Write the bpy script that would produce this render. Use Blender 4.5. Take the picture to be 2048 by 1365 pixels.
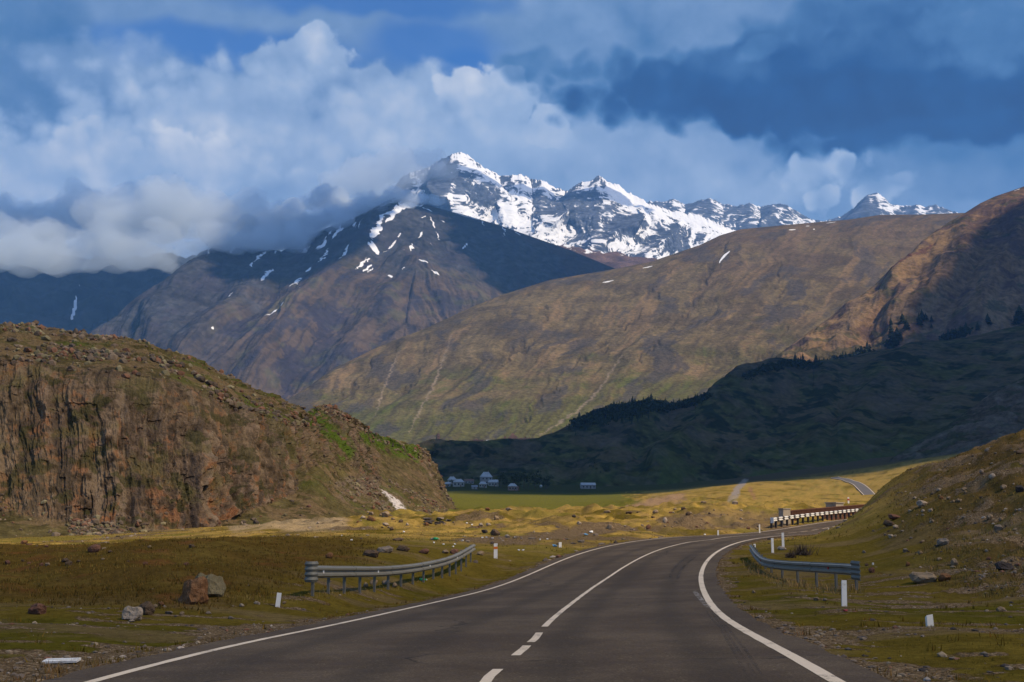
import bpy, bmesh, math, random
import numpy as np
from mathutils import Vector, Matrix

for _o in list(bpy.data.objects):
    bpy.data.objects.remove(_o)
SC = bpy.context.scene
COL = SC.collection
RNG = np.random.default_rng(7)
random.seed(7)

# ------------------------------------------------------------------ camera
F = 2276.0                      # focal length in photo pixels (2048 wide)
CX, CY, YH = 1024.0, 682.5, 1040.0
PITCH = math.atan((YH - CY) / F)
CZ = 1.4                        # camera height datum
cam_data = bpy.data.cameras.new('camera')
cam_data.sensor_width = 36.0
cam_data.lens = F / 2048 * 36.0
cam_data.clip_start = 0.3
cam_data.clip_end = 60000
camera = bpy.data.objects.new('camera', cam_data)
camera.location = (0, 0, CZ)
camera.rotation_euler = (math.pi / 2 + PITCH, 0, 0)
COL.objects.link(camera)
SC.camera = camera

# ------------------------------------------------------------------ exposure, engine
SC.render.engine = 'CYCLES'
SC.view_settings.view_transform = 'Standard'
SC.view_settings.look = 'None'
SC.view_settings.gamma = 1.0
SC.view_settings.use_curve_mapping = False
EXPOSURE = 0.2
SC.view_settings.exposure = EXPOSURE
SC.cycles.use_denoising = True
SC.cycles.max_bounces = 8
SC.cycles.diffuse_bounces = 3
SC.cycles.volume_bounces = 3
SC.cycles.transparent_max_bounces = 16
SC.cycles.caustics_reflective = False
SC.cycles.caustics_refractive = False

# ------------------------------------------------------------------ sun
SUN_ELEV, SUN_AZ = math.radians(48), math.radians(115)      # azimuth from +Y towards +X
SUN = np.array([math.cos(SUN_ELEV) * math.sin(SUN_AZ), math.cos(SUN_ELEV) * math.cos(SUN_AZ), math.sin(SUN_ELEV)])
sun_data = bpy.data.lights.new('sun', 'SUN')
sun_data.energy = 5.0
sun_data.angle = math.radians(0.53)
sun_data.color = (1.0, 0.81, 0.55)
sun_ob = bpy.data.objects.new('sun', sun_data)
sun_ob.rotation_euler = Vector(-SUN).to_track_quat('-Z', 'Y').to_euler()
sun_ob.location = (300, 60, 400)
COL.objects.link(sun_ob)


def P(px, py, D):
    """World point on the ray through a photo pixel, D metres ahead."""
    px = np.asarray(px, float); py = np.asarray(py, float); D = np.asarray(D, float)
    u = (px - CX) / F; v = (CY - py) / F
    dy = math.cos(PITCH) - v * math.sin(PITCH)
    dz = math.sin(PITCH) + v * math.cos(PITCH)
    return np.stack([u / dy * D, D + 0 * u, dz / dy * D + CZ], -1)


def proj(p):
    p = np.asarray(p, float)
    x, y, z = p[..., 0], p[..., 1], p[..., 2] - CZ
    d = y * math.cos(PITCH) + z * math.sin(PITCH)
    v = -y * math.sin(PITCH) + z * math.cos(PITCH)
    return np.stack([CX + F * x / d, CY - F * v / d], -1)


# ------------------------------------------------------------------ shader expression helper
class X:
    """A float socket that can be used in arithmetic; every operation adds a Math node."""
    nt = None

    def __init__(self, s): self.s = s

    @staticmethod
    def m(op, a, b=None, c=None, clamp=False):
        n = X.nt.nodes.new('ShaderNodeMath'); n.operation = op; n.use_clamp = clamp
        for i, k in enumerate((a, b, c)):
            if k is None: continue
            if isinstance(k, X): X.nt.links.new(k.s, n.inputs[i])
            else: n.inputs[i].default_value = float(k)
        return X(n.outputs[0])

    def __add__(a, b): return X.m('ADD', a, b)
    __radd__ = __add__
    def __sub__(a, b): return X.m('SUBTRACT', a, b)
    def __rsub__(a, b): return X.m('SUBTRACT', b, a)
    def __mul__(a, b): return X.m('MULTIPLY', a, b)
    __rmul__ = __mul__
    def __truediv__(a, b): return X.m('DIVIDE', a, b)


def sstep(x, lo, hi):
    n = X.nt.nodes.new('ShaderNodeMapRange'); n.interpolation_type = 'SMOOTHSTEP'
    X.nt.links.new(x.s, n.inputs[0])
    n.inputs[1].default_value = lo; n.inputs[2].default_value = hi
    return X(n.outputs[0])


def noise(vec, scale, detail=4.0, rough=0.55, out=0, dist=0.0, typ='FBM', lac=2.0):
    n = X.nt.nodes.new('ShaderNodeTexNoise'); n.noise_type = typ
    if vec is not None: X.nt.links.new(vec, n.inputs['Vector'])
    n.inputs['Scale'].default_value = scale; n.inputs['Detail'].default_value = detail
    n.inputs['Roughness'].default_value = rough; n.inputs['Distortion'].default_value = dist
    n.inputs['Lacunarity'].default_value = lac
    return X(n.outputs[0]) if out == 0 else n.outputs[1]


def voronoi(vec, scale, feature='F1', detail=0.0, rough=0.5, out='Distance', smooth=0.5, rnd=1.0):
    n = X.nt.nodes.new('ShaderNodeTexVoronoi'); n.feature = feature
    if vec is not None: X.nt.links.new(vec, n.inputs['Vector'])
    n.inputs['Scale'].default_value = scale
    n.inputs['Detail'].default_value = detail; n.inputs['Roughness'].default_value = rough
    n.inputs['Randomness'].default_value = rnd
    if feature == 'SMOOTH_F1': n.inputs['Smoothness'].default_value = smooth
    return X(n.outputs[out]) if out == 'Distance' else n.outputs[out]


def rgb(c):
    n = X.nt.nodes.new('ShaderNodeRGB'); n.outputs[0].default_value = (*c, 1); return n.outputs[0]


def mixc(f, a, b, mode='MIX'):
    n = X.nt.nodes.new('ShaderNodeMix'); n.data_type = 'RGBA'; n.blend_type = mode
    for i, k in ((0, f), (6, a), (7, b)):
        if isinstance(k, X): X.nt.links.new(k.s, n.inputs[i])
        elif isinstance(k, (int, float)): n.inputs[i].default_value = k
        elif isinstance(k, tuple): n.inputs[i].default_value = (*k, 1)
        else: X.nt.links.new(k, n.inputs[i])
    return n.outputs[2]


def scalec(c, f):
    """colour times a float"""
    n = X.nt.nodes.new('ShaderNodeVectorMath'); n.operation = 'SCALE'
    X.nt.links.new(c, n.inputs[0])
    if isinstance(f, X): X.nt.links.new(f.s, n.inputs['Scale'])
    else: n.inputs['Scale'].default_value = f
    return n.outputs[0]


def attr(name, fac=True):
    n = X.nt.nodes.new('ShaderNodeAttribute'); n.attribute_name = name
    return X(n.outputs['Fac']) if fac else n.outputs['Color']


def ramp(x, stops):
    n = X.nt.nodes.new('ShaderNodeValToRGB')
    X.nt.links.new(x.s, n.inputs[0])
    e = n.color_ramp.elements
    while len(e) < len(stops): e.new(0.5)
    for k, (p, c) in zip(e, stops):
        k.position = p; k.color = (*c, 1)
    return n.outputs[0]


# ------------------------------------------------------------------ sky
world = bpy.data.worlds.new('World'); SC.world = world
world.use_nodes = True
nt = world.node_tree; X.nt = nt
for n_ in list(nt.nodes): nt.nodes.remove(n_)
SKY_STRENGTH = 0.10
out_ = nt.nodes.new('ShaderNodeOutputWorld'); bg_ = nt.nodes.new('ShaderNodeBackground')
bg_.inputs['Strength'].default_value = SKY_STRENGTH
nt.links.new(bg_.outputs[0], out_.inputs[0])
sky_ = nt.nodes.new('ShaderNodeTexSky'); sky_.sky_type = 'NISHITA'; sky_.sun_disc = False
sky_.sun_elevation = SUN_ELEV; sky_.sun_rotation = SUN_AZ
sky_.altitude = 1800; sky_.air_density = 1.0; sky_.dust_density = 0.3; sky_.ozone_density = 2.0
hs = nt.nodes.new('ShaderNodeHueSaturation'); hs.inputs['Saturation'].default_value = 1.25; hs.inputs['Value'].default_value = 0.85
nt.links.new(sky_.outputs[0], hs.inputs['Color'])
tc = nt.nodes.new('ShaderNodeTexCoord'); DIR = tc.outputs['Generated']
sp = nt.nodes.new('ShaderNodeSeparateXYZ'); nt.links.new(DIR, sp.inputs[0])
dx, dy_, dz_ = (X(o) for o in sp.outputs)
AZ = X.m('ARCTAN2', dx, dy_)
EL = X.m('ARCSINE', dz_)


def offs(v):
    n = nt.nodes.new('ShaderNodeVectorMath'); n.operation = 'ADD'
    nt.links.new(DIR, n.inputs[0]); n.inputs[1].default_value = v
    return n.outputs[0]


# domain warp: two scales, so that every cloud edge billows
w1 = noise(offs((3.1, 0, 0)), 7.0, 1.5, .5); w2 = noise(offs((0, 5.7, 0)), 7.0, 1.5, .5)
w3 = noise(offs((1.1, 0, 2)), 26.0, 2, .5); w4 = noise(offs((0, 2.7, 4)), 26.0, 2, .5)
AZw = AZ + (w1 - .5) * .10 + (w3 - .5) * .030
ELw = EL + (w2 - .5) * .06 + (w4 - .5) * .026
# cauliflower billows and their relief towards the sun (upper right)
def bill(v): return voronoi(v, 34.0, 'F1', 1.0, .5)
wv = nt.nodes.new('ShaderNodeVectorMath'); wv.operation = 'MULTIPLY_ADD'
nt.links.new(noise(DIR, 16.0, 1, .5, out=1), wv.inputs[0]); wv.inputs[1].default_value = (.03, .03, .03)
nt.links.new(DIR, wv.inputs[2])
B0 = bill(wv.outputs[0])
FB = noise(offs((7, 3, 1)), 9.0, 3, .55)
FB2 = noise(offs((2, 9, 5)), 22.0, 7, .64)
RELIEF = noise(offs((2.010, 9, 5.014)), 17.0, 3, .45) - noise(offs((2, 9, 5)), 17.0, 3, .45)


def azel(px, py):
    d = P(px, py, 1.0) - np.array([0, 0, CZ]); d = d / np.linalg.norm(d)
    return math.atan2(d[0], d[1]), math.asin(d[2])


# general broken cloud, all round the sky
b_ = 0.66 + (FB - .5) * 1.0
blue_ = sstep(FB + (FB2 - .5) * .25, .56, .40)


def puff(px, py, sx, sy, v0, v1, soft=.25, k=.5, alpha=1.0, rel=1.0, grad=(0, 1)):
    """One painted-from-back-to-front cloud body: an ellipse in azimuth and elevation with a warped billowing edge,
    value v0 at its lower side to v1 at its upper side."""
    global b_, blue_
    a0, e0 = azel(px, py)
    da = (AZw - a0) / (sx / F); de = (ELw - e0) / (sy / F)
    r = X.m('SQRT', da * da + de * de)
    q = 1.0 - r + (0.40 - B0) * (k * .85) + (FB2 - .5) * (k * 1.0)
    msk = sstep(q, -soft * .62, soft * .62)
    if alpha != 1.0: msk = msk * alpha
    t = X.m('MULTIPLY_ADD', da, .5 * grad[0], .5) + de * (.5 * grad[1])
    t = X.m('ADD', t, 0, clamp=True)
    val = v0 + t * (v1 - v0) + RELIEF * (rel * -.6) + (FB2 - .5) * .24 + (0.40 - B0) * (rel * .12)
    b_ = b_ + (val - b_) * msk
    blue_ = blue_ - blue_ * msk


# (photo position, half sizes, values)
puff(1024, 250, 1500, 420, .62, .55, .35, .3, 1.0, .3)           # thin overall veil
EL_B = [(430, 95, 330, 42), (880, 110, 150, 60), (760, 20, 300, 26), (950, 160, 60, 40)]
for px_, py_, sx_, sy_ in EL_B:                                     # windows of clear sky
    a0, e0 = azel(px_, py_)
    da = (AZw - a0) / (sx_ / F); de = (ELw - e0) / (sy_ / F)
    q = 1.0 - X.m('SQRT', da * da + de * de) + (FB2 - .5) * .5
    msk = sstep(q, -.35, .45)
    blue_ = blue_ + (1.0 - blue_) * msk * .8
puff(60, 130, 150, 230, .40, .42, .4, .4, .75, .3)                 # grey veil, left edge
puff(250, 160, 230, 100, .66, .70, .35, .5, .7, .6)
puff(620, 150, 130, 100, .62, .84, .12, .55, 1, 1.0, (.3, 1))      # tall white tower
puff(730, 180, 100, 80, .60, .80, .14, .5, 1, 1.0, (.3, 1))
puff(560, 300, 500, 190, .80, .86, .28, .5, .95, 1.0)
puff(850, 240, 200, 100, .74, .80, .25, .5, .9, .8)
puff(1010, 215, 160, 85, .72, 1.0, .10, .6, .95, 1.2, (.2, 1))
puff(1120, 250, 70, 40, .80, 1.0, .10, .6, .9, 1.2, (.2, 1))
puff(1000, 330, 460, 120, .84, .82, .35, .4, .8, .6)
puff(70, 330, 170, 110, .46, .50, .35, .4, .7, .5)
puff(330, 330, 150, 95, .74, 1.0, .14, .6, 1, 1.2, (.4, 1))        # bright heads above the bank
puff(230, 300, 120, 60, .56, .84, .1, .6, .9, 1.0)
puff(480, 400, 260, 70, .84, .96, .18, .5, .9, .9)
puff(150, 440, 170, 40, .58, .64, .3, .5, .7, .8)
puff(280, 400, 460, 150, .80, .92, .30, .45, .95, .8)
puff(45, 490, 75, 60, .60, .95, .08, .6, 1, 1.2, (.5, 1))
puff(240, 500, 150, 60, .60, .95, .08, .6, 1, 1.2, (0, 1))
puff(450, 480, 300, 60, .70, .88, .25, .5, .95, 1.0)
puff(640, 400, 220, 60, .70, .78, .3, .5, .8, .8)
puff(1400, 345, 560, 100, .80, .66, .4, .4, .9, .6)                 # pale belt under the dark cloud
puff(1180, 60, 190, 90, .58, .62, .3, .5, .8, .7)
puff(1300, 40, 220, 80, .50, .55, .35, .4, .7, .6)
puff(1880, 150, 440, 200, .17, .34, .40, .45, 1, .6)               # the dark cloud
puff(1480, 175, 390, 92, .14, .32, .30, .5, 1, .6)
puff(1700, 205, 420, 60, .10, .16, .35, .4, .9, .5)
puff(1900, 265, 280, 40, .16, .18, .35, .4, .9, .4)
puff(1085, 150, 90, 46, .30, .40, .40, .5, .75, .5)
puff(1560, 110, 70, 26, .48, .5, .4, .6, .5, .6)
puff(1990, 40, 190, 70, .42, .46, .4, .5, .7, .5)
puff(1640, 355, 110, 60, .80, .92, .25, .9, .9, 1.1)
puff(1660, 410, 70, 50, .80, .94, .16, .8, .9, 1.0)
puff(1790, 400, 80, 40, .80, .94, .2, .8, .95, 1.1, (0, 1))
puff(1930, 340, 230, 70, .52, .58, .35, .4, .7, .5)

CS = 1.0 / (SKY_STRENGTH * 2 ** EXPOSURE)
def cc(c): return tuple(k * CS for k in c)
def lin(r, g, b):
    return tuple(((k / 255 + .055) / 1.055) ** 2.4 if k > 10 else k / 3295 for k in (r, g, b))
rampn = ramp(X.m('ADD', b_, 0, clamp=True), [
    (0.0, lin(12, 46, 96)), (.2, lin(28, 76, 132)), (.4, lin(76, 119, 168)), (.6, lin(128, 158, 198)),
    (.78, lin(168, 190, 220)), (1.0, lin(226, 231, 240))])
cl_col = scalec(rampn, CS)
nt.links.new(mixc(X.m('ADD', blue_, 0, clamp=True), cl_col, mixc(1.0, hs.outputs[0], (.80, 1.22, 1.62), 'MULTIPLY')), bg_.inputs['Color'])
# ------------------------------------------------------------------ numpy noise
_perm = np.random.default_rng(11).permutation(4096).astype(np.int64)
_grad = np.random.default_rng(12).normal(size=(4096, 3)); _grad /= np.linalg.norm(_grad, axis=1, keepdims=True)


def pnoise(p, seed=0):
    p = np.asarray(p, float); sh = p.shape[:-1]; p = p.reshape(-1, 3)
    i = np.floor(p).astype(np.int64); f = p - i
    w = f * f * f * (f * (f * 6 - 15) + 10)
    out = np.zeros(len(p))
    for cx in (0, 1):
        hx = _perm[(i[:, 0] + cx + seed * 37) & 4095]
        wx = w[:, 0] if cx else 1 - w[:, 0]
        for cy in (0, 1):
            hy = _perm[(hx + i[:, 1] + cy) & 4095]
            wy = wx * (w[:, 1] if cy else 1 - w[:, 1])
            for cz in (0, 1):
                h = _perm[(hy + i[:, 2] + cz) & 4095]
                g = _grad[h]
                d = (g[:, 0] * (f[:, 0] - cx) + g[:, 1] * (f[:, 1] - cy) + g[:, 2] * (f[:, 2] - cz))
                out += wy * (w[:, 2] if cz else 1 - w[:, 2]) * d
    return (out * 1.6).reshape(sh)


def fbm(p, octv=4, gain=.5, lac=2.03, seed=0):
    a, s, q = 1.0, 0.0, np.asarray(p, float)
    for k in range(octv):
        s = s + a * pnoise(q, seed + k); a *= gain; q = q * lac
    return s


def ridged(p, octv=4, gain=.5, lac=2.03, seed=0):
    a, s, q, n = 1.0, 0.0, np.asarray(p, float), 0.0
    for k in range(octv):
        s = s + a * (1 - 2 * np.abs(pnoise(q, seed + k))); n += a; a *= gain; q = q * lac
    return s / n


def ss(x, lo, hi):
    t = np.clip((np.asarray(x, float) - lo) / (hi - lo), 0, 1); return t * t * (3 - 2 * t)


def v3(x, y, z): return np.stack(np.broadcast_arrays(x, y, z), -1).astype(float)


def segdist(x, y, pts):
    """distance of points to a polyline, and the parameter along it (0..1)"""
    pts = np.asarray(pts, float); best = np.full(np.shape(x), 1e18); tt = np.zeros(np.shape(x)); n = len(pts) - 1
    for k in range(n):
        a, b = pts[k], pts[k + 1]; ab = b - a; L = (ab ** 2).sum() + 1e-9
        t = np.clip(((x - a[0]) * ab[0] + (y - a[1]) * ab[1]) / L, 0, 1)
        d = (x - a[0] - t * ab[0]) ** 2 + (y - a[1] - t * ab[1]) ** 2
        m = d < best; best = np.where(m, d, best); tt = np.where(m, (k + t) / n, tt)
    return np.sqrt(best), tt


# ------------------------------------------------------------------ mesh helpers
def mesh_from(name, verts, faces, smooth=True, mats=(), attrs=None):
    """faces: an (n, k) int array, or a list of tuples"""
    me = bpy.data.meshes.new(name)
    verts = np.asarray(verts, np.float32).reshape(-1, 3)
    if isinstance(faces, np.ndarray):
        n, k = faces.shape
        me.vertices.add(len(verts)); me.vertices.foreach_set('co', verts.ravel())
        me.loops.add(n * k); me.loops.foreach_set('vertex_index', faces.astype(np.int32).ravel())
        me.polygons.add(n)
        me.polygons.foreach_set('loop_start', np.arange(0, n * k, k, dtype=np.int32))
        me.polygons.foreach_set('loop_total', np.full(n, k, dtype=np.int32))
        me.update(calc_edges=True)
    else:
        me.from_pydata([tuple(v) for v in verts.tolist()], [], [tuple(f) for f in faces]); me.update()
    me.polygons.foreach_set('use_smooth', np.full(len(me.polygons), smooth, dtype=bool))
    for m in mats: me.materials.append(m)
    for nm, val in (attrs or {}).items():
        val = np.asarray(val, np.float32)
        if val.ndim == 1:
            a = me.attributes.new(nm, 'FLOAT', 'POINT'); a.data.foreach_set('value', val)
        else:
            a = me.attributes.new(nm, 'FLOAT_COLOR', 'POINT')
            a.data.foreach_set('color', np.concatenate([val, np.ones((len(val), 1), np.float32)], 1).ravel())
    return me


def grid_faces(nv, nu):
    i = np.arange(nv * nu).reshape(nv, nu)
    return np.stack([i[:-1, :-1], i[:-1, 1:], i[1:, 1:], i[1:, :-1]], -1).reshape(-1, 4)


def link(name, me, parent=None, loc=None, rot=None, **props):
    o = bpy.data.objects.new(name, me); COL.objects.link(o)
    if parent is not None: o.parent = parent
    if loc is not None: o.location = loc
    if rot is not None: o.rotation_euler = rot
    for k, v in props.items():
        if v is not None: o[k] = v
    return o


def thing(name, label, category, loc=(0, 0, 0), rotz=0.0, group=None, me=None):
    o = bpy.data.objects.new(name, me); COL.objects.link(o)
    o.location = loc; o.rotation_euler = (0, 0, rotz)
    o['label'] = label; o['category'] = category
    if group: o['group'] = group
    return o


class MB:
    """collects simple shapes into one mesh"""
    def __init__(s): s.v, s.f = [], []

    def add(s, v, f):
        b = len(s.v); s.v += [tuple(map(float, q)) for q in v]; s.f += [tuple(b + k for k in q) for q in f]; return s

    def box(s, c, d, rot=None, taper=1.0):
        x, y, z = (k / 2 for k in d)
        q = [(-x, -y, -z), (x, -y, -z), (x, y, -z), (-x, y, -z), (-x * taper, -y * taper, z), (x * taper, -y * taper, z), (x * taper, y * taper, z), (-x * taper, y * taper, z)]
        if rot is not None: q = [rot @ Vector(k) for k in q]
        return s.add([(k[0] + c[0], k[1] + c[1], k[2] + c[2]) for k in q],
                     [(0, 3, 2, 1), (4, 5, 6, 7), (0, 1, 5, 4), (1, 2, 6, 5), (2, 3, 7, 6), (3, 0, 4, 7)])

    def prism(s, poly, axis_pts):
        """extrude a closed polygon given in (a, b) along a list of (origin, a_dir, b_dir)"""
        n = len(poly); v = []
        for o, a, b in axis_pts:
            for p, q in poly: v.append(tuple(o[k] + a[k] * p + b[k] * q for k in range(3)))
        f = []
        for r in range(len(axis_pts) - 1):
            for k in range(n): f.append((r * n + k, r * n + (k + 1) % n, (r + 1) * n + (k + 1) % n, (r + 1) * n + k))
        f.append(tuple(range(n - 1, -1, -1))); f.append(tuple(range((len(axis_pts) - 1) * n, len(axis_pts) * n)))
        return s.add(v, f)

    def mesh(s, name, mat, smooth=False): return mesh_from(name, s.v, s.f, smooth, (mat,))


# ------------------------------------------------------------------ materials
def new_mat(name):
    m = bpy.data.materials.new(name); m.use_nodes = True
    nt = m.node_tree; X.nt = nt
    b = nt.nodes['Principled BSDF']
    b.inputs['Specular IOR Level'].default_value = .25
    return m, nt, b


def objvec():
    return X.nt.nodes.new('ShaderNodeTexCoord').outputs['Object']


def bump(b, h, strength, dist):
    n = X.nt.nodes.new('ShaderNodeBump'); n.inputs['Strength'].default_value = strength; n.inputs['Distance'].default_value = dist
    X.nt.links.new(h.s, n.inputs['Height']); X.nt.links.new(n.outputs[0], b.inputs['Normal'])


def setc(b, c): X.nt.links.new(c, b.inputs['Base Color'])


def simple_mat(name, col, rough=.7, metal=0.0, var=.25, scale=6.0, bmp=0.0, spec=.3, dirt=None, dscale=2.0):
    m, nt, b = new_mat(name); v = objvec()
    n = noise(v, scale, 4, .6)
    c = scalec(rgb(col), n * (2 * var) + (1 - var))
    if dirt: c = mixc(sstep(noise(v, dscale, 4, .65), .5, .68) * .75, c, dirt)
    setc(b, c)
    b.inputs['Roughness'].default_value = rough; b.inputs['Metallic'].default_value = metal; b.inputs['Specular IOR Level'].default_value = spec
    if bmp: bump(b, noise(v, scale * 3, 5, .6), .6, bmp)
    return m


def far_mat(name, s1, s2, amp1=.5, amp2=.35, bump_d=8.0, snow=True, stretch=(1, 1, 1), snow_noise=.35):
    """hillsides: 'col' is the ground cover's own colour per vertex, 'snow' the snow cover"""
    m, nt, b = new_mat(name); v = objvec()
    mp = nt.nodes.new('ShaderNodeMapping'); nt.links.new(v, mp.inputs[0]); mp.inputs['Scale'].default_value = stretch
    v = mp.outputs[0]
    n1 = noise(v, s1, 5, .6); n2 = noise(v, s2, 5, .62)
    c = scalec(attr('col', False), (n1 - .5) * (2 * amp1 * 1.6) + (n2 - .5) * (2 * amp2 * 1.6) + 1.0)
    if snow:
        sf = sstep(attr('snow') + (n2 - .5) * snow_noise + (n1 - .5) * snow_noise, .42, .58)
        c = mixc(sf, c, (.78, .80, .84))
    setc(b, c)
    b.inputs['Roughness'].default_value = 1.0; b.inputs['Specular IOR Level'].default_value = .0
    bump(b, n1 * .6 + n2 * .4, .9, bump_d)
    return m


# ------------------------------------------------------------------ lofted hillsides
def loft(rails, u, segs):
    """rails: from foot to crest to the far side, each (xs, ys, Ds) in photo columns and metres ahead; segs: rows per segment.
    Returns world points (nv, nu, 3) and the photo-plane (x, y) of every point before displacement."""
    K = []; Q = []
    for r in rails:
        r = np.asarray(r, float)
        y = np.interp(u, r[:, 0], r[:, 1]); d = np.exp(np.interp(u, r[:, 0], np.log(r[:, 2])))
        K.append(P(u, y, d)); Q.append(np.stack([u, y], -1))
    K = np.array(K); Q = np.array(Q); n = len(K)
    rows, rq, vv = [], [], []
    for k in range(n - 1):
        p0 = K[max(k - 1, 0)]; p1 = K[k]; p2 = K[k + 1]; p3 = K[min(k + 2, n - 1)]
        m1 = (p2 - p0) / 2 * (.6 if k else .5); m2 = (p3 - p1) / 2 * .6
        ts = np.linspace(0, 1, segs[k], endpoint=(k == n - 2))
        for t in ts:
            h00 = 2 * t ** 3 - 3 * t ** 2 + 1; h10 = t ** 3 - 2 * t ** 2 + t; h01 = -2 * t ** 3 + 3 * t ** 2; h11 = t ** 3 - t ** 2
            rows.append(h00 * p1 + h10 * m1 + h01 * p2 + h11 * m2)
            rq.append(Q[k] * (1 - t) + Q[k + 1] * t); vv.append(k + t)
    return np.array(rows), np.array(rq), np.array(vv)


def normals(G):
    du = np.gradient(G, axis=1); dv = np.gradient(G, axis=0)
    n = np.cross(du, dv); n /= (np.linalg.norm(n, axis=-1, keepdims=True) + 1e-9)
    return n


def blend(c, c2, m):
    return c * (1 - m[..., None]) + np.asarray(c2, float) * m[..., None]
# ------------------------------------------------------------------ the road line (x, y, z, heading, cross slope every 3 m)
ROAD=[[-0.919,4.0,-1.481,0.049,-0.003],[-0.772,6.996,-1.456,0.056,-0.007],[-0.605,9.992,-1.47,0.063,-0.01],[-0.417,12.986,-1.526,0.071,-0.015],[-0.203,15.978,-1.619,0.087,-0.018],[0.058,18.967,-1.731,0.106,-0.024],[0.376,21.95,-1.83,0.123,-0.027],[0.744,24.927,-1.905,0.133,-0.03],[1.141,27.901,-1.965,0.138,-0.035],[1.554,30.872,-2.015,0.145,-0.042],[1.989,33.841,-2.055,0.153,-0.05],[2.445,36.806,-2.077,0.163,-0.059],[2.932,39.766,-2.071,0.178,-0.066],[3.465,42.718,-2.029,0.196,-0.069],[4.05,45.661,-1.95,0.216,-0.069],[4.693,48.591,-1.839,0.238,-0.064],[5.402,51.506,-1.71,0.264,-0.056],[6.185,54.402,-1.579,0.292,-0.047],[7.049,57.275,-1.455,0.32,-0.04],[7.993,60.122,-1.346,0.345,-0.035],[9.008,62.945,-1.255,0.367,-0.031],[10.085,65.746,-1.184,0.387,-0.027],[11.216,68.524,-1.13,0.404,-0.024],[12.396,71.283,-1.093,0.419,-0.021],[13.616,74.023,-1.071,0.432,-0.019],[14.872,76.747,-1.061,0.443,-0.018],[16.157,79.458,-1.061,0.453,-0.017],[17.47,82.156,-1.064,0.461,-0.016],[18.803,84.843,-1.064,0.466,-0.016],[20.151,87.523,-1.058,0.47,-0.014],[21.511,90.198,-1.038,0.475,-0.014],[22.882,92.866,-1.003,0.478,-0.012],[24.261,95.53,-0.95,0.48,-0.012],[25.646,98.191,-0.88,0.482,-0.01],[27.037,100.85,-0.795,0.486,-0.009],[28.438,103.502,-0.699,0.489,-0.007],[29.847,106.15,-0.594,0.492,-0.005],[31.266,108.794,-0.49,0.496,-0.004],[32.692,111.433,-0.387,0.498,-0.003],[34.127,114.068,-0.288,0.502,-0.002],[35.569,116.698,-0.193,0.504,-0.003],[37.017,119.326,-0.102,0.505,-0.003],[38.469,121.951,-0.014,0.507,-0.003],[39.925,124.574,0.072,0.507,-0.003]]
ROAD = np.array(ROAD); ROAD[:, 2] += CZ
_ext = [ROAD[-1]]
for _k in range(14):                                         # on behind the hill
    r_ = _ext[-1].copy(); r_[3] += .004; r_[0] += math.sin(r_[3]) * 3; r_[1] += math.cos(r_[3]) * 3; r_[2] += .09; _ext.append(r_)
_pre = [ROAD[0]]
for _k in range(6):                                          # back under the camera
    r_ = _pre[0].copy(); r_[0] -= math.sin(r_[3]) * 3; r_[1] -= math.cos(r_[3]) * 3; r_[2] += .02; _pre.insert(0, r_)
ROAD = np.array(_pre[:-1] + list(ROAD) + _ext[1:])
_s = np.arange(len(ROAD)) * 3.0
SR = np.arange(0, _s[-1], 1.0)
ROADF = np.stack([np.interp(SR, _s, ROAD[:, k]) for k in range(5)], 1)
_ker = np.ones(5) / 5
for _k in range(5):
    ROADF[2:-2, _k] = np.convolve(ROADF[:, _k], _ker, 'valid')
S0 = 18.0                                                    # station of the first fitted row (4 m ahead)


def road_pt(s, off, up=0.0):
    """point of the road surface at station s (m), off metres to the right of the centre line"""
    r = np.stack([np.interp(s, SR, ROADF[:, k]) for k in range(5)], -1)
    x = r[..., 0] + off * np.cos(r[..., 3]); y = r[..., 1] - off * np.sin(r[..., 3])
    z = r[..., 2] - off * r[..., 4] + up
    return np.stack([x, y, z + 0 * x], -1)


def road_near(x, y):
    """(offset from the centre line, station, road height) of the nearest road row"""
    x = np.asarray(x, float); y = np.asarray(y, float)
    best = np.full(x.shape, 1e18); bi = np.zeros(x.shape, int)
    for i in range(0, len(ROADF), 2):
        d = (x - ROADF[i, 0]) ** 2 + (y - ROADF[i, 1]) ** 2
        m = d < best; best[m] = d[m]; bi[m] = i
    r = ROADF[bi]
    dx = x - r[..., 0]; dy = y - r[..., 1]
    off = dx * np.cos(r[..., 3]) - dy * np.sin(r[..., 3])
    al = dx * np.sin(r[..., 3]) + dy * np.cos(r[..., 3])
    far = np.abs(al) > 3
    off = np.where(far, np.sign(off + 1e-9) * np.sqrt(best), off)
    return off, SR[bi] + np.clip(al, -1, 1), r[..., 2] - off * r[..., 4]


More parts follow.
